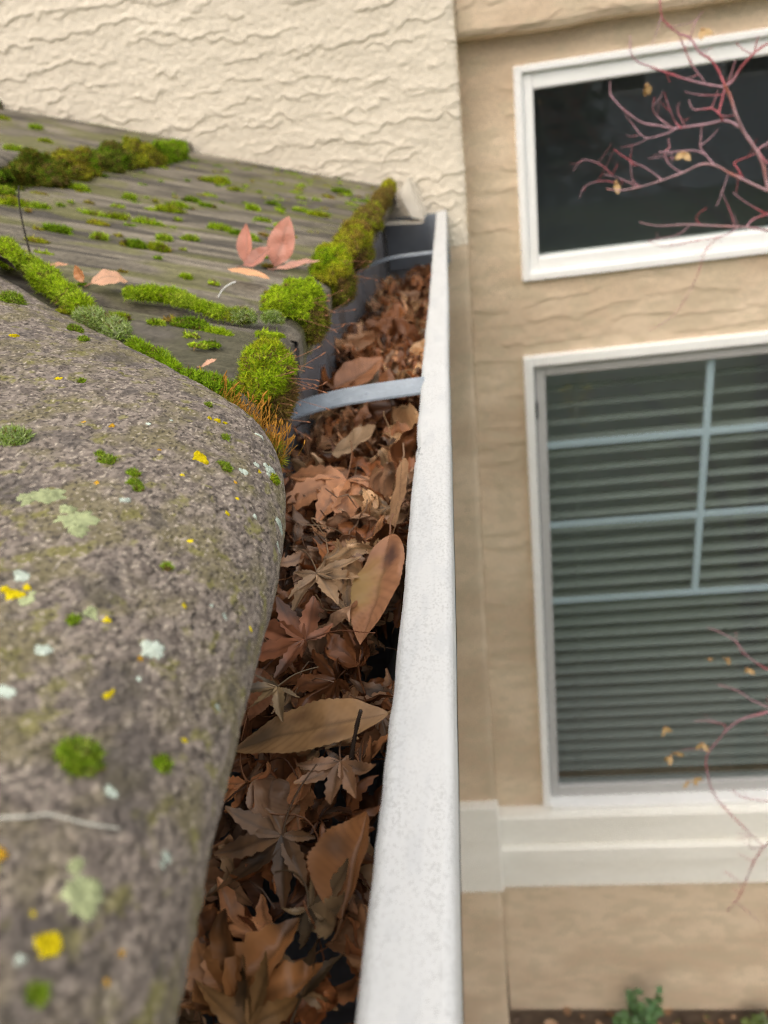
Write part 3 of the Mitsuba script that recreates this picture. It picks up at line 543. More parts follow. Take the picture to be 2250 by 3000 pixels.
# ------------------------------------------------------------------ moss, lichen
G_BRIGHT = [(.30, .44, .014), (.42, .55, .025), (.18, .32, .012), (.48, .58, .06)]
G_MID = [(.17, .28, .014), (.28, .40, .03), (.09, .17, .012), (.34, .42, .08)]
G_DARK = [(.11, .20, .012), (.18, .30, .014), (.25, .38, .02), (.07, .11, .012)]
G_OLIVE = [(.34, .38, .015), (.27, .32, .02), (.40, .36, .03), (.19, .14, .025), (.30, .19, .05)]
G_BROWN = [(.20, .13, .045), (.24, .19, .03), (.16, .09, .04), (.19, .20, .03)]
G_PALE = [(.30, .38, .12), (.24, .36, .06), (.40, .45, .25), (.20, .32, .03)]
def pick(pal, n, r, pts, fr=120.0):
    pal = np.array(pal); k = len(pal)
    w = fb(pts[:, 0] * fr, pts[:, 1] * fr, pts[:, 2] * fr, 2) * 1.7 - .35 + r.normal(size=n) * .24
    f = np.clip(w, 0, .999) * (k - 1); i = f.astype(int); a = (f - i)[:, None]
    c = (pal[i] * (1 - a) + pal[i + 1] * a) * (.65 + .7 * r.random(n))[:, None]
    dead = (r.random(n) < .05) | (fb(pts[:, 0] * fr * 2.2, pts[:, 1] * fr * 2.2, pts[:, 2] * fr * 2.2, 2) + r.normal(size=n) * .08 > .73)
    return np.where(dead[:, None], np.array([.17, .115, .045]) * (.6 + .8 * r.random(n))[:, None], c)
def blades(P, Nn, r, length, width, spread=.75, up=.2):
    n = len(P)
    d = Nn + r.normal(size=(n, 3)) * spread + np.array([0, 0, up]); d /= np.linalg.norm(d, axis=1, keepdims=True)
    a = np.cross(d, r.normal(size=(n, 3))); a /= np.linalg.norm(a, axis=1, keepdims=True) + 1e-9
    L = length * (.4 + 1.0 * r.random(n) ** 1.6)[:, None]; w = width * (.7 + .6 * r.random(n))[:, None]
    v = np.stack([P - a * w - d * L * .15, P + a * w - d * L * .15, P + d * L], 1).reshape(-1, 3)
    return v, np.arange(3 * n).reshape(-1, 3)
def moss_mesh(c, nrm_, rx, ry, h, yaw, n, length, width, pal, seed, lump=.35, fr=120.0, sink=.25):
    """A cushion: a lumpy dome covered with leaflets."""
    r = np.random.default_rng(seed)
    s = trimesh.creation.icosphere(subdivisions=4 if max(rx, ry) > .012 else 3)
    V = np.array(s.vertices); F = np.array(s.faces)
    rad = 1 + lump * (fb(V[:, 0] * 1.8 + seed, V[:, 1] * 1.8, V[:, 2] * 1.8, 3) - .5) * 2 + .35 * lump * (fb(V[:, 0] * 6 + seed, V[:, 1] * 6, V[:, 2] * 6, 2) - .5)
    V = V * rad[:, None] * np.array([rx, ry, h])
    nz_ = np.array(nrm_, float) / np.linalg.norm(nrm_)
    ax = np.array([math.cos(yaw), math.sin(yaw), 0]); ax -= nz_ * (ax @ nz_); ax /= np.linalg.norm(ax)
    B = np.stack([ax, np.cross(nz_, ax), nz_], 1)
    V = V @ B.T + np.array(c) - nz_ * 0 + nz_ * h * (0 - sink + .25)
    m = trimesh.Trimesh(V, F, process=False)
    fn = m.face_normals; ar = m.area_faces
    ok = (fn @ nz_) > -.75
    p = np.where(ok, ar, 0); p /= p.sum()
    idx = r.choice(len(F), n, p=p); w = r.dirichlet([1, 1, 1], n)
    P = (V[F[idx]] * w[..., None]).sum(1)
    bv, bf = blades(P, fn[idx], r, length, width)
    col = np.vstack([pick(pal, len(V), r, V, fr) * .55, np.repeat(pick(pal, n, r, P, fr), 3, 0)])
    return M(np.vstack([V, bv]), np.vstack([F, bf + len(V)])), np.clip(col, 0, 1)
def join(items):
    m = cat([a for a, _ in items]); return m, np.vstack([c for _, c in items])
rn = np.array([.281, 0, 1.0]); rn /= np.linalg.norm(rn)

# cushions hanging over the eave edge, from near to far
EAVE = [
 ('dark green moss clump on the eave edge beside the hip cap', (-.132, .355, -.112), (.014, .016, .013), 4200, G_DARK, (.35, 0, 1)),
 ('large yellow green moss cushion hanging over the eave edge, nearest of the big ones', (-.117, .410, -.119), (.013, .025, .019), 9000, G_BRIGHT[:3] + G_OLIVE[:3], (.85, -.15, 1)),
 ('bright green round moss cushion at the joint of the two nearest eave tiles', (-.117, .548, -.109), (.016, .020, .018), 8000, G_BRIGHT[:3], (.6, 0, 1)),
 ('olive moss cushion beside the upright fallen leaves on the eave edge', (-.115, .700, -.113), (.017, .034, .021), 8000, [G_BRIGHT[2], G_BRIGHT[0], G_OLIVE[0], G_OLIVE[2]], (.7, 0, 1)),
 ('brownish olive moss cushion halfway along the eave edge', (-.114, .885, -.114), (.015, .055, .018), 6000, G_OLIVE, (.8, 0, 1)),
 ('brown green moss cushion on the far part of the eave edge', (-.113, 1.06, -.112), (.014, .075, .016), 6000, G_BROWN + G_OLIVE[:2], (.8, 0, 1)),
 ('rusty moss strip near the far end of the eave edge', (-.112, 1.27, -.110), (.012, .105, .014), 5000, G_BROWN, (.8, 0, 1)),
 ('small mustard moss tuft at the wall end of the eave edge', (-.113, 1.46, -.107), (.011, .080, .013), 4000, [G_OLIVE[0], G_OLIVE[2], G_BROWN[1], G_BROWN[0]], (.7, 0, 1)),
]
def seta(base, d, L, r, tip=True, bend=.25):
    d = np.array(d, float); d /= np.linalg.norm(d)
    side = r.normal(size=3); p = [base, base + d * L * .5 + side * L * .04, base + d * L + side * L * bend * .4]
    q = [tube(p, .00016, .00012, sides=3, smooth=2)]
    if tip:
        e = p[2]; dd = (p[2] - p[1]); dd /= np.linalg.norm(dd); dd += side * .3
        q.append(tube([e, e + dd * .0007, e + dd * .0016, e + dd * .0026], np.array([.0002, .00042, .00036, .00008]), sides=4, smooth=1))
    return cat(q)
for i, (lab, c, rad, n, pal, nr) in enumerate(EAVE):
    far = c[1] > .8
    m, col = moss_mesh(c, nr, rad[0], rad[1], rad[2], 0.0, int(n * 1.5), .0030 if not far else .0050, .00040 if not far else .0008, pal, 100 + i, .6, 60.0)
    more, rq = [(m, col)], np.random.default_rng(400 + i)
    for q_ in range(4):
        f_ = .35 + .3 * rq.random()
        cc_ = np.array(c) + np.array([(rq.random() - .65) * rad[0] * 1.1, (rq.random() - .5) * rad[1] * 2.0, rq.normal() * .2 * rad[2]])
        more.append(moss_mesh(cc_, nr, rad[0] * f_ * 1.2, rad[1] * f_, rad[2] * f_, 0.0, int(n * .35), .0030 if not far else .0050, .00040 if not far else .0008, pal, 440 + 10 * i + q_, .6, 60.0))
    m, col = join(more)
    key = thing('moss_cushion', lab, 'moss')
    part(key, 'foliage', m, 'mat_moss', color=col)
    if i in (1, 2, 3, 4):
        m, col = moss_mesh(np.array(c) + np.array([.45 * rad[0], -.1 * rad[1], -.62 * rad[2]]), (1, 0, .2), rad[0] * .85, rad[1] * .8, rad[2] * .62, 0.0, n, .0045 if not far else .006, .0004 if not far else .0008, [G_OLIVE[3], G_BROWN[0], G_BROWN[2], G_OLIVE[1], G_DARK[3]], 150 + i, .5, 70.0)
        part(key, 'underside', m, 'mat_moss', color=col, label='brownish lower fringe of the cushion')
    if i in (1, 2, 3):
        r = np.random.default_rng(300 + i); ss_ = []
        for _ in range(26 if i == 1 else 12):
            b = np.array(c) + np.array([.6 * rad[0], 0, -.2 * rad[2]]) + r.normal(size=3) * np.array([.3 * rad[0], .55 * rad[1], .4 * rad[2]])
            ss_.append(seta(b, (1.0, r.normal() * .6 - .1, r.normal() * .35 + .12), .016 + .012 * r.random(), r))
        mm = cat(ss_); part(key, 'sporophyte', mm, 'mat_moss', color=np.tile((.32, .15, .09), (len(mm.vertices), 1)), kind='stuff')

def strip(path, w, h, n, pal, seed, length, width, nr=rn):
    """Moss growing along a crease: several overlapping lumps."""
    path = np.array(path, float); t = np.r_[0, np.cumsum(np.linalg.norm(np.diff(path, axis=0), axis=1))]
    L = t[-1]; k = max(2, int(L / (w * 1.1))); r = np.random.default_rng(seed); it = []
    for i in range(k):
        s_ = (i + .5) / k * L
        c = np.array([np.interp(s_, t, path[:, j]) for j in range(3)]) + r.normal(size=3) * w * .12
        d = np.array([np.interp(min(s_ + .01, L), t, path[:, j]) - np.interp(max(s_ - .01, 0), t, path[:, j]) for j in range(3)])
        f = .55 + .75 * r.random()
        it.append(moss_mesh(c, nr, w * .95 * f, w * .55 * f, h * .62 * f, math.atan2(d[1], d[0]), int(n * 1.7) // k, length * .72, width * .8, pal, seed * 17 + i, .35, 70.0))
    return join(it)
# along the crease between the hip cap and the eave tile
CR = lambda pts: [(x, y, roof_z(x) + dz) for x, y, dz in pts]
key = thing('moss_strip', 'vivid green moss strip along the crease behind the hip cap, at the left edge', 'moss')
m, col = strip(CR([(-.345, .565, .008), (-.295, .515, .008), (-.255, .475, .006), (-.225, .446, .004)]), .015, .0125, 9000, G_BRIGHT, 21, .0048, .0005)
part(key, 'foliage', m, 'mat_moss', color=col)
key = thing('moss_strip', 'pale tipped moss tufts in the middle of the crease behind the hip cap', 'moss')
m, col = strip(CR([(-.222, .436, .004), (-.205, .418, .004), (-.192, .405, .003)]), .0095, .009, 4200, G_PALE, 22, .0042, .00042)
part(key, 'foliage', m, 'mat_moss', color=col)
key = thing('moss_strip', 'deep green moss strip low in the crease beside the yellow edged hip cap', 'moss')
m, col = strip(CR([(-.182, .398, .003), (-.163, .381, .003), (-.148, .366, .002)]), .0095, .009, 5200, [G_BRIGHT[2], G_BRIGHT[0], G_PALE[1]], 23, .0042, .00042)
part(key, 'foliage', m, 'mat_moss', color=col)
key = thing('moss_strip', 'yellow green moss bristling with rust orange stalks around the nose of the hip cap', 'moss')
NOSE = [(-.140, .360, -.112), (-.122, .345, -.116), (-.104, .330, -.121), (-.092, .314, -.126), (-.086, .302, -.130)]
m, col = strip(NOSE, .0085, .0085, 8500, [(.22, .30, .02), (.30, .38, .03), (.34, .34, .03), (.30, .22, .03)], 24, .0045, .0004, (.5, .4, 1))
part(key, 'foliage', m, 'mat_moss', color=col)
r = np.random.default_rng(77); ss_ = []
for _ in range(300):
    a = r.random() * (len(NOSE) - 1); i = int(a); p = np.array(NOSE[i]) * (1 - a + i) + np.array(NOSE[i + 1]) * (a - i)
    p = p + r.normal(size=3) * np.array([.004, .004, .0015]) + np.array([.0, .0, .003])
    ss_.append(seta(p, (.55 + r.normal() * .3, .25 + r.normal() * .35, .95 + r.normal() * .25), .0065 + .0045 * r.random(), r, tip=r.random() < .35))
mm = cat(ss_); cc = np.tile((.40, .19, .035), (len(mm.vertices), 1)) * (.7 + .6 * fb(np.arange(len(mm.vertices)) * .02, 1.0))[:, None]
part(key, 'sporophyte', mm, 'mat_moss', color=np.clip(cc, 0, 1), kind='stuff', label='rust orange spore stalks')
# along the joint between the two nearest eave tiles
key = thing('moss_strip', 'fresh green moss ridge in the joint between the two nearest eave tiles', 'moss')
m, col = strip(CR([(-.222, .502, .003), (-.195, .503, .004), (-.170, .500, .002), (-.158, .497, .001)]), .010, .0065, 6500, G_BRIGHT, 25, .0042, .00045)
part(key, 'foliage', m, 'mat_moss', color=col)
key = thing('moss_strip', 'thin mixed moss line at the outer end of the tile joint', 'moss')
m, col = strip(CR([(-.152, .500, .0), (-.135, .502, .001), (-.120, .504, .002)]), .010, .007, 3200, G_PALE[1:] + G_OLIVE[:2], 26, .004, .00045)
part(key, 'foliage', m, 'mat_moss', color=col)
# under the butt edge of the second course
BUTT = [('dark moss clump under the raised tile edge at the left of the picture', .92, G_DARK[:1] + G_DARK[3:] + G_OLIVE[3:4] + G_DARK[:1], .085), ('brown green moss hump under the raised tile edge, second from the left', 1.03, G_OLIVE + G_DARK[:2], .065),
        ('tall brown moss hump in the middle of the raised tile edge', 1.16, G_BROWN[2:] + G_DARK[:2], .060), ('rusty moss hump under the raised tile edge, right of the tall one', 1.27, G_BROWN[:1] + G_OLIVE[1:3] + G_DARK[:1], .055),
        ('green moss clump under the right part of the raised tile edge', 1.345, G_DARK[1:3] + G_BRIGHT[2:3], .05), ('bright moss end clump under the corner of the raised tile', 1.43, G_BRIGHT[2:3] + G_DARK[2:3] + G_BRIGHT[:1], .045)]
for i, (lab, yc, pal, ry) in enumerate(BUTT):
    m, col = moss_mesh((-.484, yc, roof_z(-.484, -.004)), (.8, 0, 1), .026, ry * 1.1, .031, 0, 11000, .0045, .0008, pal, 200 + i, .75, 40.0)
    key = thing('moss_cushion', lab, 'moss'); part(key, 'foliage', m, 'mat_moss', color=col)
# small tufts in the grooves of the tiles
for i, (x, y_, rad) in enumerate(ROOF_TUFTS):
    z = roof_z(x) + (.024 if x < -.5 else 0) + .001
    r = np.random.default_rng(600 + i); pal = [G_BRIGHT, G_DARK, G_OLIVE[:2] + G_BRIGHT[:1], G_BRIGHT[1:]][i % 4]
    m, col = moss_mesh((x, y_, z - .0015), rn, rad * 1.15, rad * .42, rad * .32, math.pi + .1 * r.normal(), 900, .0045 if y_ > .6 else .003, .0008 if y_ > .6 else .0005, pal, 600 + i, .5)
    kind_ = ('bright green', 'dark green', 'olive green', 'lime green')[i % 4]
    where_ = ('raised upper tiles' if x < -.5 else 'nearest eave tile' if y_ < .5 else 'second eave tile' if y_ < .83 else 'third eave tile' if y_ < 1.16 else 'far eave tile') + (', near the gutter' if x > -.21 else ', midway up' if x > -.33 else ', high up')
    key = thing('moss_tuft', f'small {kind_} moss tuft in a groove of the {where_}', 'moss', 'small moss tufts on the roof tiles'); part(key, 'foliage', m, 'mat_moss', color=col)
r = np.random.default_rng(900); it = []
for i in range(210):
    x, y_ = -.12 - .36 * r.random(), .42 + 1.15 * r.random()
    if not hip_mask(x, y_ - .10): continue
    rad = .0018 + .0040 * r.random() ** 2
    it.append(moss_mesh((x, y_, roof_z(x) - .0005), rn, rad * 1.8, rad * .7, rad * .45, math.pi, 45, .0030, .0007, [G_BRIGHT, G_OLIVE, G_DARK][i % 3], 1000 + i, .5))
m, col = join(it)
solo('moss_film', m, 'mat_moss', 'sparse flecks of moss scattered over the roof tiles', 'moss', kind='stuff', color=col)
# tufts on the hip cap
TUFT_LAB = ['round green moss tuft at the left edge of the hip cap', 'bright moss tuft in the upper middle of the hip cap', 'tiny moss sprig above the bright tuft on the hip cap', 'green moss sprig between the bright tuft and the thin crescent on the hip cap',
            'thin crescent of moss on the hip cap', 'short tail of the moss crescent on the hip cap', 'plump green moss cushion on the lower left of the hip cap', 'spiky dark moss tuft to the right of the plump cushion on the hip cap',
            'tiny moss sprig near the top of the hip cap', 'small leafy moss tuft right of the ring shaped yellow lichen', 'moss tuft on the outer rim of the hip cap beside grey lichen']
for i, (x, y_, rad) in enumerate(TUFTS):
    p, nn = on_cap(x, y_)
    pal = [G_PALE, G_MID, G_MID, G_MID, G_MID, G_MID, G_MID, G_DARK, G_MID, G_MID, G_OLIVE[:2] + G_MID[:1]][i] if i < 11 else G_MID
    m, col = moss_mesh(p, nn, rad, rad * .85, rad * .6, i, 1500 if rad > .003 else 350, max(.0012, rad * .42), .00018 if rad < .003 else .00026, pal, 700 + i, .35, 400.0)
    key = thing('moss_tuft', TUFT_LAB[i] if i < 11 else ['small moss tuft near the centre of the hip cap', 'small moss dot low in the middle of the hip cap', 'tiny moss tuft at the very bottom left of the hip cap', 'tiny moss fleck just under the crease moss on the hip cap', 'pale moss tuft where the hip cap meets the left moss strip', 'small pale moss tuft under the pale tipped moss on the hip cap', 'second small pale moss tuft under the pale tipped moss', 'tiny moss sprig on the far upper edge of the hip cap'][i - 11], 'moss', None); part(key, 'foliage', m, 'mat_moss', color=col)

def rosette(x, y_, rad, seed, col, lobes, hgt):
    """Lichen: a ragged lobed crust lying on the tile, swollen and pitted."""
    r = np.random.default_rng(seed); p, nn = on_cap(x, y_)
    nr_, na = 9, 44; a = np.linspace(0, 2 * np.pi, na, endpoint=False); q = np.linspace(0, 1, nr_)
    R_ = rad * (1 + .30 * (fb(np.cos(a) * 1.6 + seed, np.sin(a) * 1.6, 1.0) - .5) * 2 + .20 * np.sin(lobes * a + r.random() * 6) * r.random() + .75 * (fb(np.cos(a) * 5, np.sin(a) * 5 + seed, 2.0, 3) - .5))
    ax = np.cross(nn, [0.3, .5, .1]); ax /= np.linalg.norm(ax); ay = np.cross(nn, ax)
    Q, A_ = np.meshgrid(q, a, indexing='ij'); RR = Q * R_[None, :]
    P = p + (RR * np.cos(A_))[..., None] * ax + (RR * np.sin(A_))[..., None] * ay
    d, idx = CAPT.query(P[..., :2].reshape(-1, 2)); base = CAPV[idx].reshape(P.shape); P[..., 2] = base[..., 2]
    h = hgt * (.35 + .65 * np.sin(np.clip(Q, 0, 1) * np.pi * .92 + .12)) * (.5 + 1.0 * fb(P[..., 0] * 1600, P[..., 1] * 1600, seed, 2)); h[-1] = -hgt * .3
    P = P + nn * h[..., None]
    f = grid_faces(nr_, na); i = np.arange(nr_ - 1)
    w = np.vstack([np.stack([i * na + na - 1, (i + 1) * na + na - 1, (i + 1) * na], 1), np.stack([i * na + na - 1, (i + 1) * na, i * na], 1)])
    c = np.array(col) * (.7 + .6 * fb(P[..., 0] * 1100, P[..., 1] * 1100, 3.0, 2))[..., None]
    return M(P.reshape(-1, 3), np.vstack([f, w])), np.clip(c.reshape(-1, 3), 0, 1)
def lichens(lst, col, labs, group, glab, seed, lobes, hk):
    for i, (x, y_, rad) in enumerate(lst):
        rad = max(rad * (.8 if rad < .0016 else 1), .00045)
        rl = np.random.default_rng(seed + i); tone = np.array(col) * (.8 + .35 * rl.random()); bits = []
        for q_ in range(1 if rad < .0010 else 4):
            off, f_ = (np.zeros(2), .85 if rad >= .0010 else 1) if q_ == 0 else (rl.normal(size=2) * rad * .6, .35 + .3 * rl.random())
            bits.append(rosette(x + off[0], y_ + off[1], rad * f_, seed * 3 + i * 7 + q_, tone, lobes, min(rad * hk, .0011) * (.9 + .2 * q_ * .3)))
        m, c = join(bits)
        if labs.get(i): solo('lichen', m, 'mat_lichen', labs[i], 'lichen', color=c, smooth=True)
        else: solo('lichen', m, 'mat_lichen', glab, 'lichen', group=group, color=c, smooth=True)
lichens(YELLOW, (.62, .50, .012), {1: 'ring shaped yellow lichen near the nose of the hip cap', 2: 'bright yellow lichen at the left edge of the hip cap', 5: 'yellow lichen dab left of the outer rim of the hip cap', 9: 'golden lichen dot above the plump moss cushion', 13: 'large lemon yellow lichen at the bottom left of the hip cap', 0: 'yellow lichen fleck just above the ring shaped lichen'}, 'small yellow lichen dots', 'small yellow lichen dot on the hip cap tile', 1500, 7, .35)
lichens(ORANGE, (.52, .30, .03), {3: 'orange yellow lichen at the lower left edge of the picture'}, 'small orange lichen dots', 'small orange lichen dot on the hip cap tile', 1600, 5, .35)
lichens(PALE, (.36, .40, .22), {0: 'pale green lichen crust, upper of the touching pair', 1: 'pale green lichen crust, lower of the touching pair', 2: 'faded greenish lichen crust at the bottom of the hip cap', 3: 'faint olive lichen below the bright yellow one', 4: 'dim olive lichen near the centre of the hip cap'}, 'pale lichens', 'pale green lichen crust on the hip cap', 1700, 11, .10)
lichens(GREY, (.50, .57, .50), {0: 'mint grey lichen with ragged arms in the middle of the hip cap', 1: 'mint grey lichen at the left below the bright yellow one', 7: 'frilly grey green lichen on the rim at the nose of the hip cap', 2: 'mint lichen right of the plump moss cushion', 3: 'mint lichen low on the hip cap beside a brown hollow'}, 'small mint grey lichens', 'small mint grey lichen on the hip cap tile', 1800, 9, .22)
# a pale hair and a loose twig
hp = [on_cap(x, y_)[0] + np.array([0, 0, .0007]) for x, y_, _ in HAIR]
m = tube(hp, .00040, .00030, sides=5, rough=.5, seed=2); solo('plant_stalk', m, 'mat_twig', 'thin whitish dry stalk lying curved across the lower hip cap', 'stalk', smooth=True, color=np.tile((.42, .41, .36), (len(m.vertices), 1)))
m = tube([(-.306, .548, -.062), (-.305, .549, -.040), (-.304, .551, -.022), (-.300, .553, -.006)], .0008, .0005, sides=5, rough=.4, seed=3); solo('twig', m, 'mat_twig', 'short dark twig standing upright behind the left moss strip', 'twig', smooth=True, color=np.tile((.035, .028, .025), (len(m.vertices), 1)))
m = tube([(-.166, .520, -.092), (-.160, .524, -.086), (-.153, .526, -.084)], .0005, .0007, sides=5); solo('plant_fibre', m, 'mat_twig', 'tiny white curved fibre beside the bright round moss cushion', 'fibre', smooth=True, color=np.tile((.6, .6, .58), (len(m.vertices), 1)))

# ------------------------------------------------------------------ leaves
def lobe(L, W, r, n=13, m=7, fold=.35, curl=.6, twist=.0, serr=.12, web=.0, teeth=9, side=0.0, ripple=0.0):
    """One pointed leaf blade along +x: a serrated outline, folded along its midrib, curled along its length."""
    u = np.linspace(0, 1, n); v = np.linspace(-1, 1, m)
    w = W * np.clip(np.sin(np.pi * np.clip(u, 0, 1) ** .85), 0, None) ** .8
    w = np.maximum(w, web * u * L * (u < .42) + 0 * u) if web else w
    w = np.maximum(w, .0005)
    w = w * (1 + serr * np.where(np.arange(n) % 2 == 0, 1, -1) * (u > .25)) if teeth else w
    ph = curl * u ** 1.3; du = L / (n - 1)
    sx = np.r_[0, np.cumsum(np.cos(ph[:-1])) * du]; sz = np.r_[0, np.cumsum(np.sin(ph[:-1])) * du]
    tw = twist * u
    yl = v[None, :] * w[:, None]; zl = fold * np.abs(yl) + ripple * W * np.sin(u * teeth * 2.2)[:, None] * np.abs(v)[None, :]
    y2 = yl * np.cos(tw)[:, None] - zl * np.sin(tw)[:, None]; z2 = yl * np.sin(tw)[:, None] + zl * np.cos(tw)[:, None]
    x = sx[:, None] - z2 * np.sin(ph)[:, None] + np.abs(v)[None, :] * 0; z = sz[:, None] + z2 * np.cos(ph)[:, None]
    y2 = y2 + side * L * u[:, None] ** 2
    P = np.stack([np.broadcast_to(x, y2.shape), y2, z], -1).reshape(-1, 3)
    vein = np.broadcast_to(1 - np.abs(v)[None, :], y2.shape).reshape(-1)
    uu = np.repeat(u, m)
    return P, grid_faces(n, m), vein, uu

BROWNS = [(.52, .225, .095), (.34, .122, .042), (.21, .078, .028), (.58, .30, .15), (.38, .142, .048), (.36, .20, .115), (.62, .38, .20), (.27, .10, .038)]
def leaf_color(base, P, vein, uu, r, midrib=(.7, .5)):
    base = np.array(base)
    mot = fb(P[:, 0] * 210 + r.random() * 50, P[:, 1] * 210, P[:, 2] * 210, 3)
    c = base[None] * (.40 + 1.2 * mot)[:, None]
    c = np.where((vein > .98)[:, None], c * .62, c)
    blot = np.clip((fb(P[:, 0] * 55 + r.random() * 90, P[:, 1] * 55, 1.0, 2) - .56) * 7, 0, 1)
    return np.clip(c * (1 - .68 * blot[:, None]), 0, 1)
def maple(r, L=.024, curl=.9, base=None, fold=.6, lobes=7, petiole=True, lw=.155):
    base = BROWNS[r.integers(len(BROWNS))] if base is None else base
    angs = {7: (0, 37, -37, 76, -76, 122, -122), 5: (0, 42, -42, 88, -88)}[lobes]
    lens = {7: (1, .95, .95, .78, .78, .42, .42), 5: (1, .92, .92, .62, .62)}[lobes]
    Vs, Fs, Cs, o = [], [], [], 0
    cc = curl * r.normal(.25, .8)
    for a, l in zip(angs, lens):
        l = l * L * (.88 + .24 * r.random())
        P, F, ve, uu = lobe(l, l * lw, r, fold=fold * (.4 + r.random()), curl=cc + curl * r.normal(0, .45), twist=r.normal(0, .7), web=.33, side=r.normal(0, .12), serr=.13, n=14)
        a = math.radians(a + r.normal(0, 5)); R_ = np.array([[math.cos(a), -math.sin(a), 0], [math.sin(a), math.cos(a), 0], [0, 0, 1]])
        P = P @ R_.T; P[:, 2] += r.normal() * .0003
        Vs.append(P); Fs.append(F + o); Cs.append(leaf_color(base, P * 1.0, ve, uu, r)); o += len(P)
    if petiole:
        t = tube([(0, 0, .0003), (-L * .4, L * .1 * r.normal(), .002), (-L * .95, L * .22 * r.normal(), .004 * r.normal())], .00042, .0003, sides=4, smooth=3)
        Vs.append(t.vertices); Fs.append(t.faces + o); Cs.append(np.tile(np.array(base) * .55, (len(t.vertices), 1)))
    return np.vstack(Vs), np.vstack(Fs), np.vstack(Cs)
def oval(r, L, W, base, fold=.2, curl=.5, twist=0.0, ripple=.05, serr=.018, blotch=None, stalk=True, tipbrown=None):
    n, m = 41, 15
    P, F, ve, uu = lobe(L, W, r, n=n, m=m, fold=fold, curl=curl, twist=twist, serr=serr, ripple=ripple, teeth=9)
    v = np.tile(np.linspace(-1, 1, m), n)
    side = np.abs(np.sin((uu * 13 - np.abs(v) * 2.2) * np.pi)) ** 10
    base = np.array(base); mot = fb(P[:, 0] * 160, P[:, 1] * 160, 4.0 + L * 100, 3)
    c = base[None] * (.70 + .6 * mot)[:, None] * (1 - .22 * side * (1 - ve * .3))[:, None]
    c = np.where((ve > .93)[:, None], base * .62, c)
    if blotch is not None:
        for (bu, bv, br, bc) in blotch:
            k_ = np.clip(1.4 - np.hypot((uu - bu) / br, (v - bv) / (br * 3.2)) + (mot - .5) * 1.2, 0, 1)[:, None]
            c = c * (1 - k_ * .85) + np.array(bc) * k_ * .85
    Vs, Fs, Cs = [P], [F], [c]
    if stalk:
        t = tube([(.0, 0, .0002), (-L * .1, 0, .0004), (-L * .18, L * .02, .001)], .0006, .0005, sides=5, smooth=2)
        Vs.append(t.vertices); Fs.append(t.faces + len(P)); Cs.append(np.tile(base * .6, (len(t.vertices), 1)))
    return np.vstack(Vs), np.vstack(Fs), np.clip(np.vstack(Cs), 0, 1)
def put(V, pos, tip, nrm_, roll=0.0):
    """Turns a leaf so that its tip (+x) and its upper face (+z) point along tip and nrm_, and moves its base to pos."""
    t = np.array(tip, float); t /= np.linalg.norm(t); n_ = np.array(nrm_, float); n_ -= t * (n_ @ t); n_ /= np.linalg.norm(n_)
    return V @ np.stack([t, np.cross(n_, t), n_], 0) + np.array(pos, float)
FX = PchipInterpolator([-.30, -.2735, -.2585, -.2465, -.2285, -.2105, -.1985, -.191, -.165], [-.058, -.058, -.055, -.0435, -.033, -.028, -.023, -.0215, -.0345])
def confine(V):
    V = V.copy()
    V[:, 0] = np.clip(V[:, 0], -.1362, FX(np.clip(V[:, 2], -.29, -.166)) - .0008)
    lim = np.where(V[:, 0] > -.0365, -.180, .5); V[:, 2] = np.minimum(V[:, 2], lim)
    V[:, 1] = np.minimum(V[:, 1], DC - .013); V[:, 2] = np.maximum(V[:, 2], -.2730)
    return V
def bed(y_):
    return np.interp(y_, [-.1, .10, .20, .30, .45, .60, .80, 1.0, 1.15, 1.28, 1.38], [-.229, -.222, -.207, -.201, -.206, -.213, -.217, -.224, -.236, -.246, -.258])
NAMES = ['tan brown', 'dark brown', 'dark chestnut', 'light tan', 'reddish brown', 'grey brown', 'pale straw', 'deep brown']
def crumple(V, r, a):
    o = r.random(3) * 50
    return V + a * np.stack([fb(V[:, 0] * 95 + o[k], V[:, 1] * 95 + o[k], V[:, 2] * 95 + 3 * k, 2) - .5 for k in range(3)], 1) * np.array([.8, .8, 2.0])
def litter(r, y_, dz, tilt, curl, small=1.0):
    L = (.0145 + .011 * r.random()) * (1.05 if y_ < .3 else 1.5 if y_ < .45 else 1.8) * small
    b = r.integers(len(BROWNS))
    mp = r.random() < .80
    if mp:
        V, F, C = maple(r, L, curl, lobes=7 if r.random() < .75 else 5, base=BROWNS[b])
    else:
        V, F, C = oval(r, L * (1.5 + .6 * r.random()), L * (.36 + .16 * r.random()), BROWNS[b], fold=.3 + .5 * r.random(), curl=r.normal(.2, 1.0), twist=r.normal(0, .8))
    V = crumple(V, r, .0060 * (L / .02))
    a = r.random() * 2 * np.pi
    tip = np.array([math.cos(a), math.sin(a), r.normal(0, tilt)]); n_ = np.array([r.normal(0, tilt), r.normal(0, tilt), 1.0])
    if r.random() < .3: n_ = -n_
    x = -.130 + .094 * r.random()
    V = put(V - np.array([L * .35, 0, 0]), (x, y_, bed(y_) + dz + (.004 * (abs(x + .085) / .045) ** 2 if y_ < .45 else -.010 * min(max((-.095 - x) / .03, 0), 1))), tip, n_)
    return confine(V), F, C * (.75 + .5 * r.random()), (b, mp, x)
r = np.random.default_rng(5)
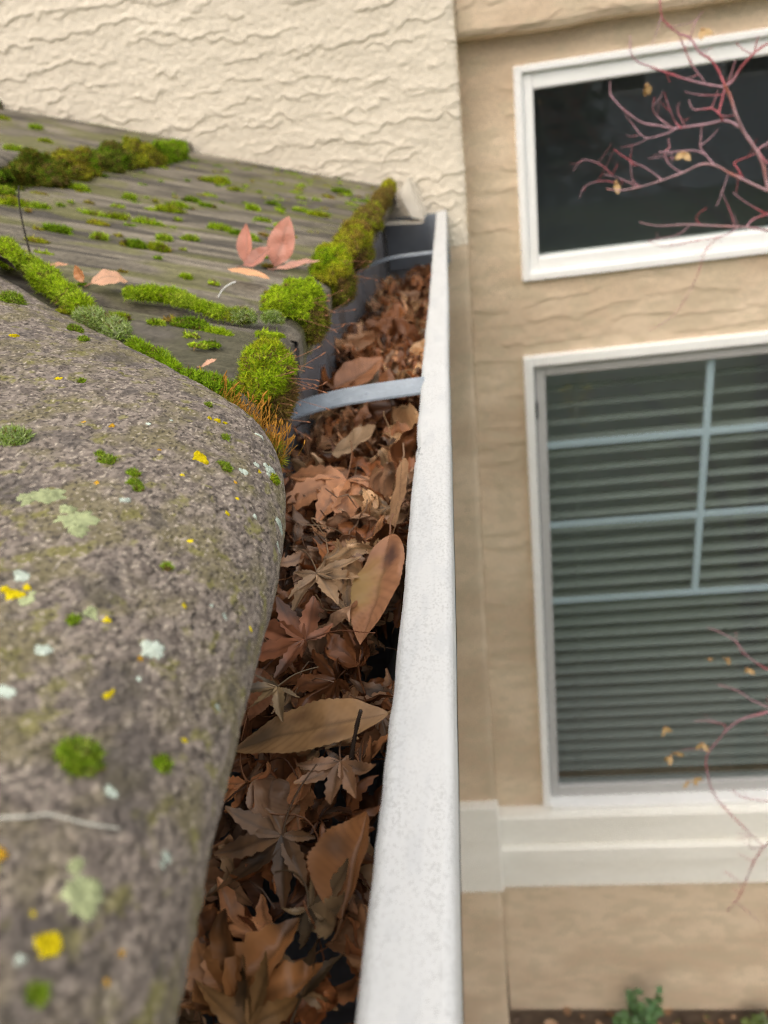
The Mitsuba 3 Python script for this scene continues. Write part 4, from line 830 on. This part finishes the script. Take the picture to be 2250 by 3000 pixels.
# the rotting lower layer: nobody could tell its leaves apart
it = []
for i in range(620):
    y_ = -.08 + 1.46 * (i + r.random()) / 620
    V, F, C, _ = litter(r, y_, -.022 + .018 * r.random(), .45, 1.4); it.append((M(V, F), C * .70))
m, c = join(it)
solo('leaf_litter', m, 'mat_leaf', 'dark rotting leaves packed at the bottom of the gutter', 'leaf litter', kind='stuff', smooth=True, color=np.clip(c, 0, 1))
NL = 273
for i in range(NL):
    y_ = .03 + 1.36 * ((i + r.random()) / NL) ** 1.05
    near = y_ < .33
    V, F, C, (b, mp, x) = litter(r, y_, (-.014 + .015 * r.random()) if near else (-.012 + .018 * r.random()), .55 if near else .65, 1.7)
    place_ = 'past the second strap' if y_ > 1.12 else 'between the straps' if y_ > .53 else 'below the first strap' if y_ > .28 else 'beside the broad tan leaf' if y_ > .19 else 'at the dark near end'
    side_ = 'on the roof side' if x < -.098 else 'near the rail' if x > -.066 else 'in the middle'
    solo('fallen_leaf', M(V, F), 'mat_leaf', f"curled {NAMES[b]} {'maple ' if mp else 'oval '}leaf {side_}, {place_}", 'leaf', 'curled brown leaves in the gutter', smooth=True, color=np.clip(C, 0, 1))

def special(lab, VFC, pos, tip, nrm_, inside=True, rough=.0016):
    V, F, C = VFC; V = put(crumple(V, np.random.default_rng(len(lab)), rough), pos, tip, nrm_)
    if inside: V = confine(V)
    return solo('fallen_leaf', M(V, F), 'mat_leaf', lab, 'leaf', smooth=True, color=np.clip(C, 0, 1))
R_ = lambda s: np.random.default_rng(s)
special('broad tan oval leaf with a shaded dark half lying across the gutter', oval(R_(1), .062, .0098, (.32, .175, .075), fold=.16, curl=-.25, ripple=.03, serr=.03, blotch=[(.35, .5, .10, (.16, .085, .04)), (.55, -.6, .07, (.18, .09, .04)), (.82, -.3, .20, (.10, .062, .034))]), (-.0385, .2085, -.191), (-.058, -.005, -.005), (-.05, -.25, 1))
special('long orange brown leaf with a dark blotch leaning along the white rail', oval(R_(2), .086, .0140, (.34, .155, .078), fold=.22, curl=.25, blotch=[(.45, -.9, .25, (.34, .215, .075)), (.22, .35, .13, (.06, .032, .03))], ripple=.03), (-.0450, .330, -.184), (-.0030, -.086, -.010), (-.45, -.1, 1))
special('star shaped reddish brown maple leaf lying open beside the hip cap', maple(R_(3), .033, .22, (.29, .105, .048), fold=.30), (-.0765, .2510, -.1885), (-.030, .010, -.002), (.1, -.2, 1))
special('folded ribbed leaf standing on edge against the white rail', oval(R_(4), .033, .0095, (.25, .105, .036), fold=1.25, blotch=[(.6, .6, .12, (.11, .05, .02))], curl=.1, ripple=.06, serr=.03), (-.0500, .1400, -.209), (.0075, .034, .011), (-.3, -.25, 1))
special('smooth tan leaf tucked upright against the rail, halfway along the gutter', oval(R_(5), .078, .0125, (.36, .21, .115), fold=.05, curl=.12, ripple=0, serr=.0), (-.0415, .410, -.178), (-.0015, -.076, -.014), (-.85, -.1, .5))
special('grey brown maple leaf with drooping lobes below the broad tan leaf', maple(R_(6), .022, 1.0, (.27, .140, .072), fold=.5), (-.0555, .1935, -.200), (-.006, -.022, -.006), (0, -.35, 1))
special('large golden brown crumpled leaf at the bottom of the picture', maple(R_(7), .027, 1.0, (.30, .125, .04), fold=.6, lw=.22), (-.0790, .1130, -.206), (.010, .014, .006), (.2, -.3, 1), rough=.008)
special('golden brown maple leaf with upturned lobes in the bottom left corner of the gutter', maple(R_(17), .024, .9, (.24, .125, .045), fold=.5), (-.0700, .1060, -.203), (-.006, .022, .001), (-.1, -.4, 1))
special('small maple leaf with three raised pointed lobes near the bottom of the gutter', maple(R_(8), .0165, .45, (.215, .130, .062), fold=.4, lobes=5), (-.0586, .1185, -.209), (.0012, .010, .005), (0, -.45, 1))
special('round orange brown leaf half hidden under the hip cap edge', oval(R_(9), .030, .0115, (.275, .115, .055), fold=.25, curl=-.3, ripple=.03), (-.0940, .2440, -.197), (-.010, -.022, -.004), (.2, -.3, 1))
special('wide rosy tan leaf lying flat in the middle of the gutter', maple(R_(10), .046, .5, (.46, .205, .095), fold=.45, lw=.18), (-.0780, .4150, -.190), (-.022, -.052, -.004), (.15, -.2, 1))
special('pale brown star shaped leaf between the orange leaf and the hip cap', maple(R_(11), .027, .5, (.40, .245, .135), fold=.4), (-.0800, .308, -.190), (.012, -.022, -.003), (0, -.25, 1))
special('dark brown maple leaf hanging its lobes under the hip cap near the bottom', maple(R_(12), .026, .8, (.15, .075, .032), fold=.4), (-.0730, .168, -.205), (-.012, -.016, -.006), (.1, -.3, 1))
special('narrow curled leaf below the folded ribbed leaf', maple(R_(13), .022, .9, (.21, .135, .07), fold=.4), (-.0600, .1420, -.206), (.010, -.012, .001), (0, -.3, 1))
special('reddish leaf showing its edge just past the hanger strap', oval(R_(14), .050, .016, (.30, .125, .055), fold=.3, curl=.5), (-.110, .600, -.190), (.03, .02, .004), (0, -.5, 1))
special('light tan curled leaf right under the hanger strap', oval(R_(15), .045, .014, (.38, .25, .15), fold=.3, curl=.8), (-.095, .47, -.194), (.03, -.01, .006), (0, -.3, 1))
special('crumpled khaki leaf resting on the broad tan leaf', maple(R_(16), .018, 1.3, (.26, .17, .085), fold=.5, lobes=5), (-.0830, .2230, -.189), (-.006, -.012, .002), (.2, -.3, 1))
m = tube([(-.0460, .1985, -.180), (-.0485, .1975, -.187), (-.0530, .1935, -.204)], .0006, .0009, sides=5, rough=.5, seed=4); solo('twig', m, 'mat_twig', 'thin dark stalk standing up from the broad tan leaf', 'twig', smooth=True, color=np.tile((.04, .028, .022), (len(m.vertices), 1)))

# leaves lying on the roof
PINK = (.50, .215, .155)
special('upright narrow pink brown leaf on the roof, left of the upright pair', oval(R_(21), .033, .0075, PINK, fold=.55, curl=.15, stalk=False, ripple=.0), (-.1790, .660, -.092), (.006, .012, .040), (-.3, -1, .2), False)
special('upright broad pink brown leaf with a pointed tip on the roof, right of the pair', oval(R_(22), .043, .0125, PINK, fold=.12, curl=.1, ripple=.0), (-.1575, .670, -.098), (.022, .010, .044), (-.1, -1, .25), False)
special('dark pink curled leaf joining the upright pair at its foot', oval(R_(23), .030, .0075, (.36, .15, .11), fold=.4, curl=.7), (-.1800, .652, -.092), (.03, .008, .008), (-.1, -.7, .6), False)
special('narrow dull pink leaf lying on the moss right of the upright pair', oval(R_(24), .038, .005, (.44, .22, .16), fold=.3, curl=.1), (-.152, .648, -.097), (.040, .010, .000), (0, -.4, 1), False)
special('orange oval leaf lying flat on the roof tile below the upright pair', oval(R_(25), .034, .0075, (.62, .31, .15), fold=.06, curl=-.1, stalk=False, ripple=0), (-.1770, .594, -.084), (.030, -.003, -.0085), (0, -.15, 1), False)
special('bent tan leaf beside the tile joint moss', oval(R_(26), .026, .010, (.50, .27, .16), fold=.05, curl=-1.5), (-.247, .508, -.071), (.019, .005, .009), (-.2, -.5, 1), False)
special('small orange leaf scrap standing up, second from the dark twig', oval(R_(27), .012, .0045, (.55, .25, .11), fold=.5, curl=.6, stalk=False), (-.256, .516, -.070), (-.002, .004, .011), (-.3, -1, .2), False)
special('flat orange leaf scrap beside the dark upright twig', oval(R_(28), .020, .0035, (.52, .26, .14), fold=.3, curl=.1, stalk=False), (-.290, .525, -.060), (.017, .007, .000), (0, -.3, 1), False)
special('tiny pinkish leaf scrap beside the dark moss clump', oval(R_(29), .010, .003, (.50, .28, .18), fold=.4, curl=.5), (-.141, .385, -.103), (.008, .001, .001), (0, -.3, 1), False)
special('brown leaf chip caught at the moss in the crease of the hip cap', oval(R_(30), .011, .003, (.26, .15, .10), fold=.3, curl=.3, stalk=False), (-.160, .366, -.094), (.008, -.006, -.004), (0, -.3, 1), False)

# ------------------------------------------------------------------ Japanese maple standing by the windows
jm = thing('maple_tree', 'bare red twigged maple reaching in front of the windows, with a few dry seed wings', 'tree')
RED = np.array([(.36, .07, .085), (.38, .09, .11), (.42, .14, .10), (.36, .27, .32)])
def twig_color(P, kind, seed):
    n_ = fb(P[:, 0] * 18 + seed, P[:, 1] * 18, P[:, 2] * 18, 3)
    a = np.clip((n_ - .38) * 5, 0, 1)[:, None]
    c = RED[kind] * (1 - a * .7) + RED[3] * a * .7
    return np.clip(c * (.8 + .4 * fb(P[:, 0] * 90, P[:, 1] * 90, P[:, 2] * 90, 2))[:, None], 0, 1)
def limb(pts, r0, r1, kind, seed, name='branch'):
    m = tube(pts, r0 * .54, r1 * .56, sides=7, smooth=5, rough=.5, seed=seed)
    part(jm, name, m, 'mat_twig', smooth=True, color=twig_color(m.vertices, kind, seed))
for i, (k_, (pts, r0, r1)) in enumerate(TWIGS.items()):
    kind = 2 if k_ in ('main', 'b6', 'b7') else 0 if r0 < .002 else 1
    limb(pts, r0 * .92, r1, kind, 40 + i)
    r = np.random.default_rng(i)
    p = np.array(pts)
    if r0 < .004 and len(p) > 3:      # short buds and spurs
        for _ in range(2):
            j = r.integers(1, len(p) - 1); d = r.normal(size=3) * np.array([.012, .010, .014]) + np.array([-.004, 0, .004])
            limb([p[j], p[j] + d * .6, p[j] + d * 1.1 + np.array([0, 0, .004])], r1 * .8, r1 * .5, 0, 200 + i)
ME, LE = np.array(TWIGS['main'][0][0]), np.array(TWIGS['l1'][0][0])
tr = np.array([1.02, 1.10, GZ - .05])
def thick(pts, r0, r1, seed):
    m = tube(pts, r0, r1, sides=10, smooth=6, rough=.2, seed=seed); part(jm, 'trunk', m, 'mat_bark', smooth=True)
thick([tr, (1.00, 1.10, -2.4), (.96, 1.08, -1.7), (.93, 1.10, -1.15)], .045, .026, 1)
thick([(.93, 1.10, -1.16), (.90, 1.11, -.75), (.80, 1.12, -.42), tuple(ME)], .024, .0055, 2)
thick([(.965, 1.08, -1.75), (.86, 1.02, -1.35), tuple(LE)], .016, .0045, 3)
l3e = np.array(TWIGS['l3'][0][0]); thick([(.88, 1.03, -1.40), (.80, 1.0, -1.15), tuple(l3e)], .010, .0035, 4)
for nm, src in (('l4', (.84, 1.0, -1.25)), ('l7', (.86, 1.02, -1.40)), ('l2', (.80, .98, -1.33)), ('l9', (.80, .98, -1.33)), ('b3', (.84, 1.12, -.30)), ('b7', (.87, 1.11, -.62)), ('b7c', (.87, 1.11, -.62)), ('b10', (.80, 1.12, -.42))):
    pt = TWIGS[nm][0]; e = pt[-1] if nm in ('b3', 'b7c', 'b10') else pt[0]
    rr = TWIGS[nm][2] if nm in ('b3', 'b7c', 'b10') else TWIGS[nm][1]
    limb([src, tuple((np.array(src) + np.array(e)) / 2 + np.array([0, 0, .01])), e], rr * 1.6, rr, 1, 90)
for i, p in enumerate(SAMARAS):
    r = np.random.default_rng(50 + i); it = []
    for sgn in (-1, 1):
        V, F, C = oval(r, .013 + .004 * r.random(), .0040, (.46, .30, .13), fold=.15, curl=r.normal(0, .5), ripple=.03, stalk=False)
        it.append((M(put(V, p, (sgn * .6 + r.normal() * .4, r.normal() * .5, -.8), (r.normal() * .3, -1, .2)), F), C))
    q = trimesh.creation.icosphere(subdivisions=1, radius=.0025); it.append((M(q.vertices + np.array(p), q.faces), np.tile((.36, .20, .08), (len(q.vertices), 1))))
    m, c = join(it); part(jm, 'seed_wings', m, 'mat_leaf', smooth=True, color=c)

# ------------------------------------------------------------------ plants and litter at the foot of the wall
def leafy(name, lab, x0, y0, hgt, spread, nst, nl, seed, cols, lw):
    r = np.random.default_rng(seed); key = thing(name, lab, 'plant'); st, lv = [], []
    for s_ in range(nst):
        a = r.random() * 6.28; q = spread * (.3 + .7 * r.random()); H = hgt * (.55 + .45 * r.random())
        p = [(x0, y0, GZ - .01), (x0 + q * .4 * math.cos(a), y0 + q * .3 * math.sin(a), GZ + H * .5), (x0 + q * math.cos(a), y0 + q * .5 * math.sin(a), GZ + H)]
        t = tube(p, .004, .002, sides=5); st.append(t)
        for j in range(nl):
            f = .2 + .8 * (j + r.random()) / nl; b = np.array(p[0]) * (1 - f) ** 2 + 2 * f * (1 - f) * np.array(p[1]) + f * f * np.array(p[2])
            L = lw * (.7 + .6 * r.random()); d = r.normal(size=3) * np.array([1, .7, .3]) + np.array([0, -.3, .35])
            V, F, C = oval(r, L, L * .33, cols[r.integers(len(cols))], fold=.3, curl=-.5, stalk=False)
            lv.append((M(put(V, b, d, (r.normal() * .4, -.5, 1)), F), C))
    part(key, 'stem', cat(st), 'mat_twig', smooth=True, color=np.tile((.06, .08, .03), (sum(len(a.vertices) for a in st), 1)))
    m, c = join(lv); part(key, 'foliage', m, 'mat_leaf', smooth=True, color=c)
leafy('shrub', 'leafy dark green seedling shrub at the foot of the tan wall', (.43), 1.56, .38, .10, 7, 22, 1, [(.075, .17, .06), (.10, .21, .075), (.07, .15, .05)], .030)
leafy('shrub', 'low yellow green weed at the foot of the wall, at the right edge', .86, 1.57, .14, .14, 6, 6, 2, [(.12, .16, .035), (.09, .13, .03)], .05)
leafy('shrub', 'flat green weed between the seedling shrub and the right edge', .66, 1.56, .06, .10, 4, 5, 3, [(.10, .14, .035), (.13, .15, .04)], .045)
leafy('shrub', 'small yellow leaved shrub in the garden that the lower window mirrors', 1.1, -4.0, .62, .16, 8, 16, 4, [(.62, .55, .04), (.50, .50, .05)], .08)
r = np.random.default_rng(8); it = []
for i in range(620):
    x, y_ = -.1 + 1.4 * r.random(), 1.05 + .62 * r.random()
    b = [(.20, .11, .055), (.30, .18, .10), (.12, .07, .045), (.42, .27, .17), (.16, .17, .06)][r.integers(5)]
    L = .02 + .04 * r.random(); n_, m_ = 5, 3
    P, F, ve, uu = lobe(L, L * .3, r, n=6, m=3, fold=.3, curl=r.normal(0, .8), serr=0, teeth=0)
    it.append((M(put(P, (x, y_, GZ + .004 + .014 * r.random()), (r.normal(), r.normal(), r.normal() * .25), (r.normal() * .4, r.normal() * .4, 1)), F), np.tile(np.array(b) * (.7 + .5 * r.random()), (len(P), 1))))
m, c = join(it); solo('bark_mulch', m, 'mat_leaf', 'brown mulch and dead leaves on the ground below the tan wall', 'mulch', kind='stuff', smooth=True, color=np.clip(c, 0, 1))

# ------------------------------------------------------------------ evergreens behind the camera, which the window glass mirrors
nh = thing('house', 'blue grey neighbouring house that the upper window mirrors softly', 'house')
hx0, hx1, hy0, hy1 = 3.0, 15.0, -30.0, -23.0
part(nh, 'wall', box(hx0, hx1, hy0, hy1, GZ - .1, GZ + 5.2), 'mat_siding')
part(nh, 'roof', M([[hx0 - .4, hy1 + .5, GZ + 5.1], [hx1 + .4, hy1 + .5, GZ + 5.1], [hx1 + .4, (hy0 + hy1) / 2, GZ + 7.2], [hx0 - .4, (hy0 + hy1) / 2, GZ + 7.2], [hx0 - .4, hy0 - .5, GZ + 5.1], [hx1 + .4, hy0 - .5, GZ + 5.1]], [[0, 1, 2], [0, 2, 3], [3, 2, 5], [3, 5, 4], [0, 3, 4], [1, 5, 2]]), 'mat_shingle')
for wx in (4.6, 8.2, 11.8):
    w_ = part(nh, 'window', box(wx, wx + 1.5, hy1 + .002, hy1 + .06, GZ + 2.9, GZ + 4.1), 'mat_white_vinyl'); part(w_, 'pane', box(wx + .1, wx + 1.4, hy1 + .061, hy1 + .07, GZ + 3.0, GZ + 4.0), 'mat_black')
def evergreen(x, y_, H, Rr, seed):
    r = np.random.default_rng(seed); key = thing('evergreen_tree', 'tall dark evergreen in the garden that the upper window mirrors', 'tree', 'evergreens mirrored in the glass')
    part(key, 'trunk', tube([(x, y_, GZ - .1), (x + .1, y_, GZ + H * .5), (x, y_, GZ + H * .97)], .22, .03, sides=8), 'mat_bark', smooth=True)
    n = 2600; f = r.random(n) ** .8; a = r.random(n) * 6.283; q = np.sqrt(r.random(n)) * Rr * (1.03 - f) * (.8 + .5 * fb(np.cos(a) * 2 + seed, f * 9, np.sin(a) * 2, 2))
    P = np.stack([x + q * np.cos(a), y_ + q * np.sin(a), GZ + 1.0 + f * (H - 1.0) - .15 * q], 1)
    d = np.stack([np.cos(a), np.sin(a), -.5 + r.normal(size=n) * .4], 1) + r.normal(size=(n, 3)) * .4
    bv, bf = blades(P, d, r, .55, .16, .3, 0)
    part(key, 'crown', M(bv, bf), 'mat_needles', color=np.repeat(np.array([(.09, .12, .09)]) * (.5 + r.random(n))[:, None], 3, 0))
for i, (x, y_, H, Rr) in enumerate(((-6.5, -17, 7.5, 2.2), (-2.0, -19, 8.4, 2.4), (2.0, -17.5, 7.2, 2.2), (12.0, -17.5, 7.6, 2.3), (16.5, -19, 8.2, 2.6))):
    evergreen(x, y_, H, Rr, 70 + i)
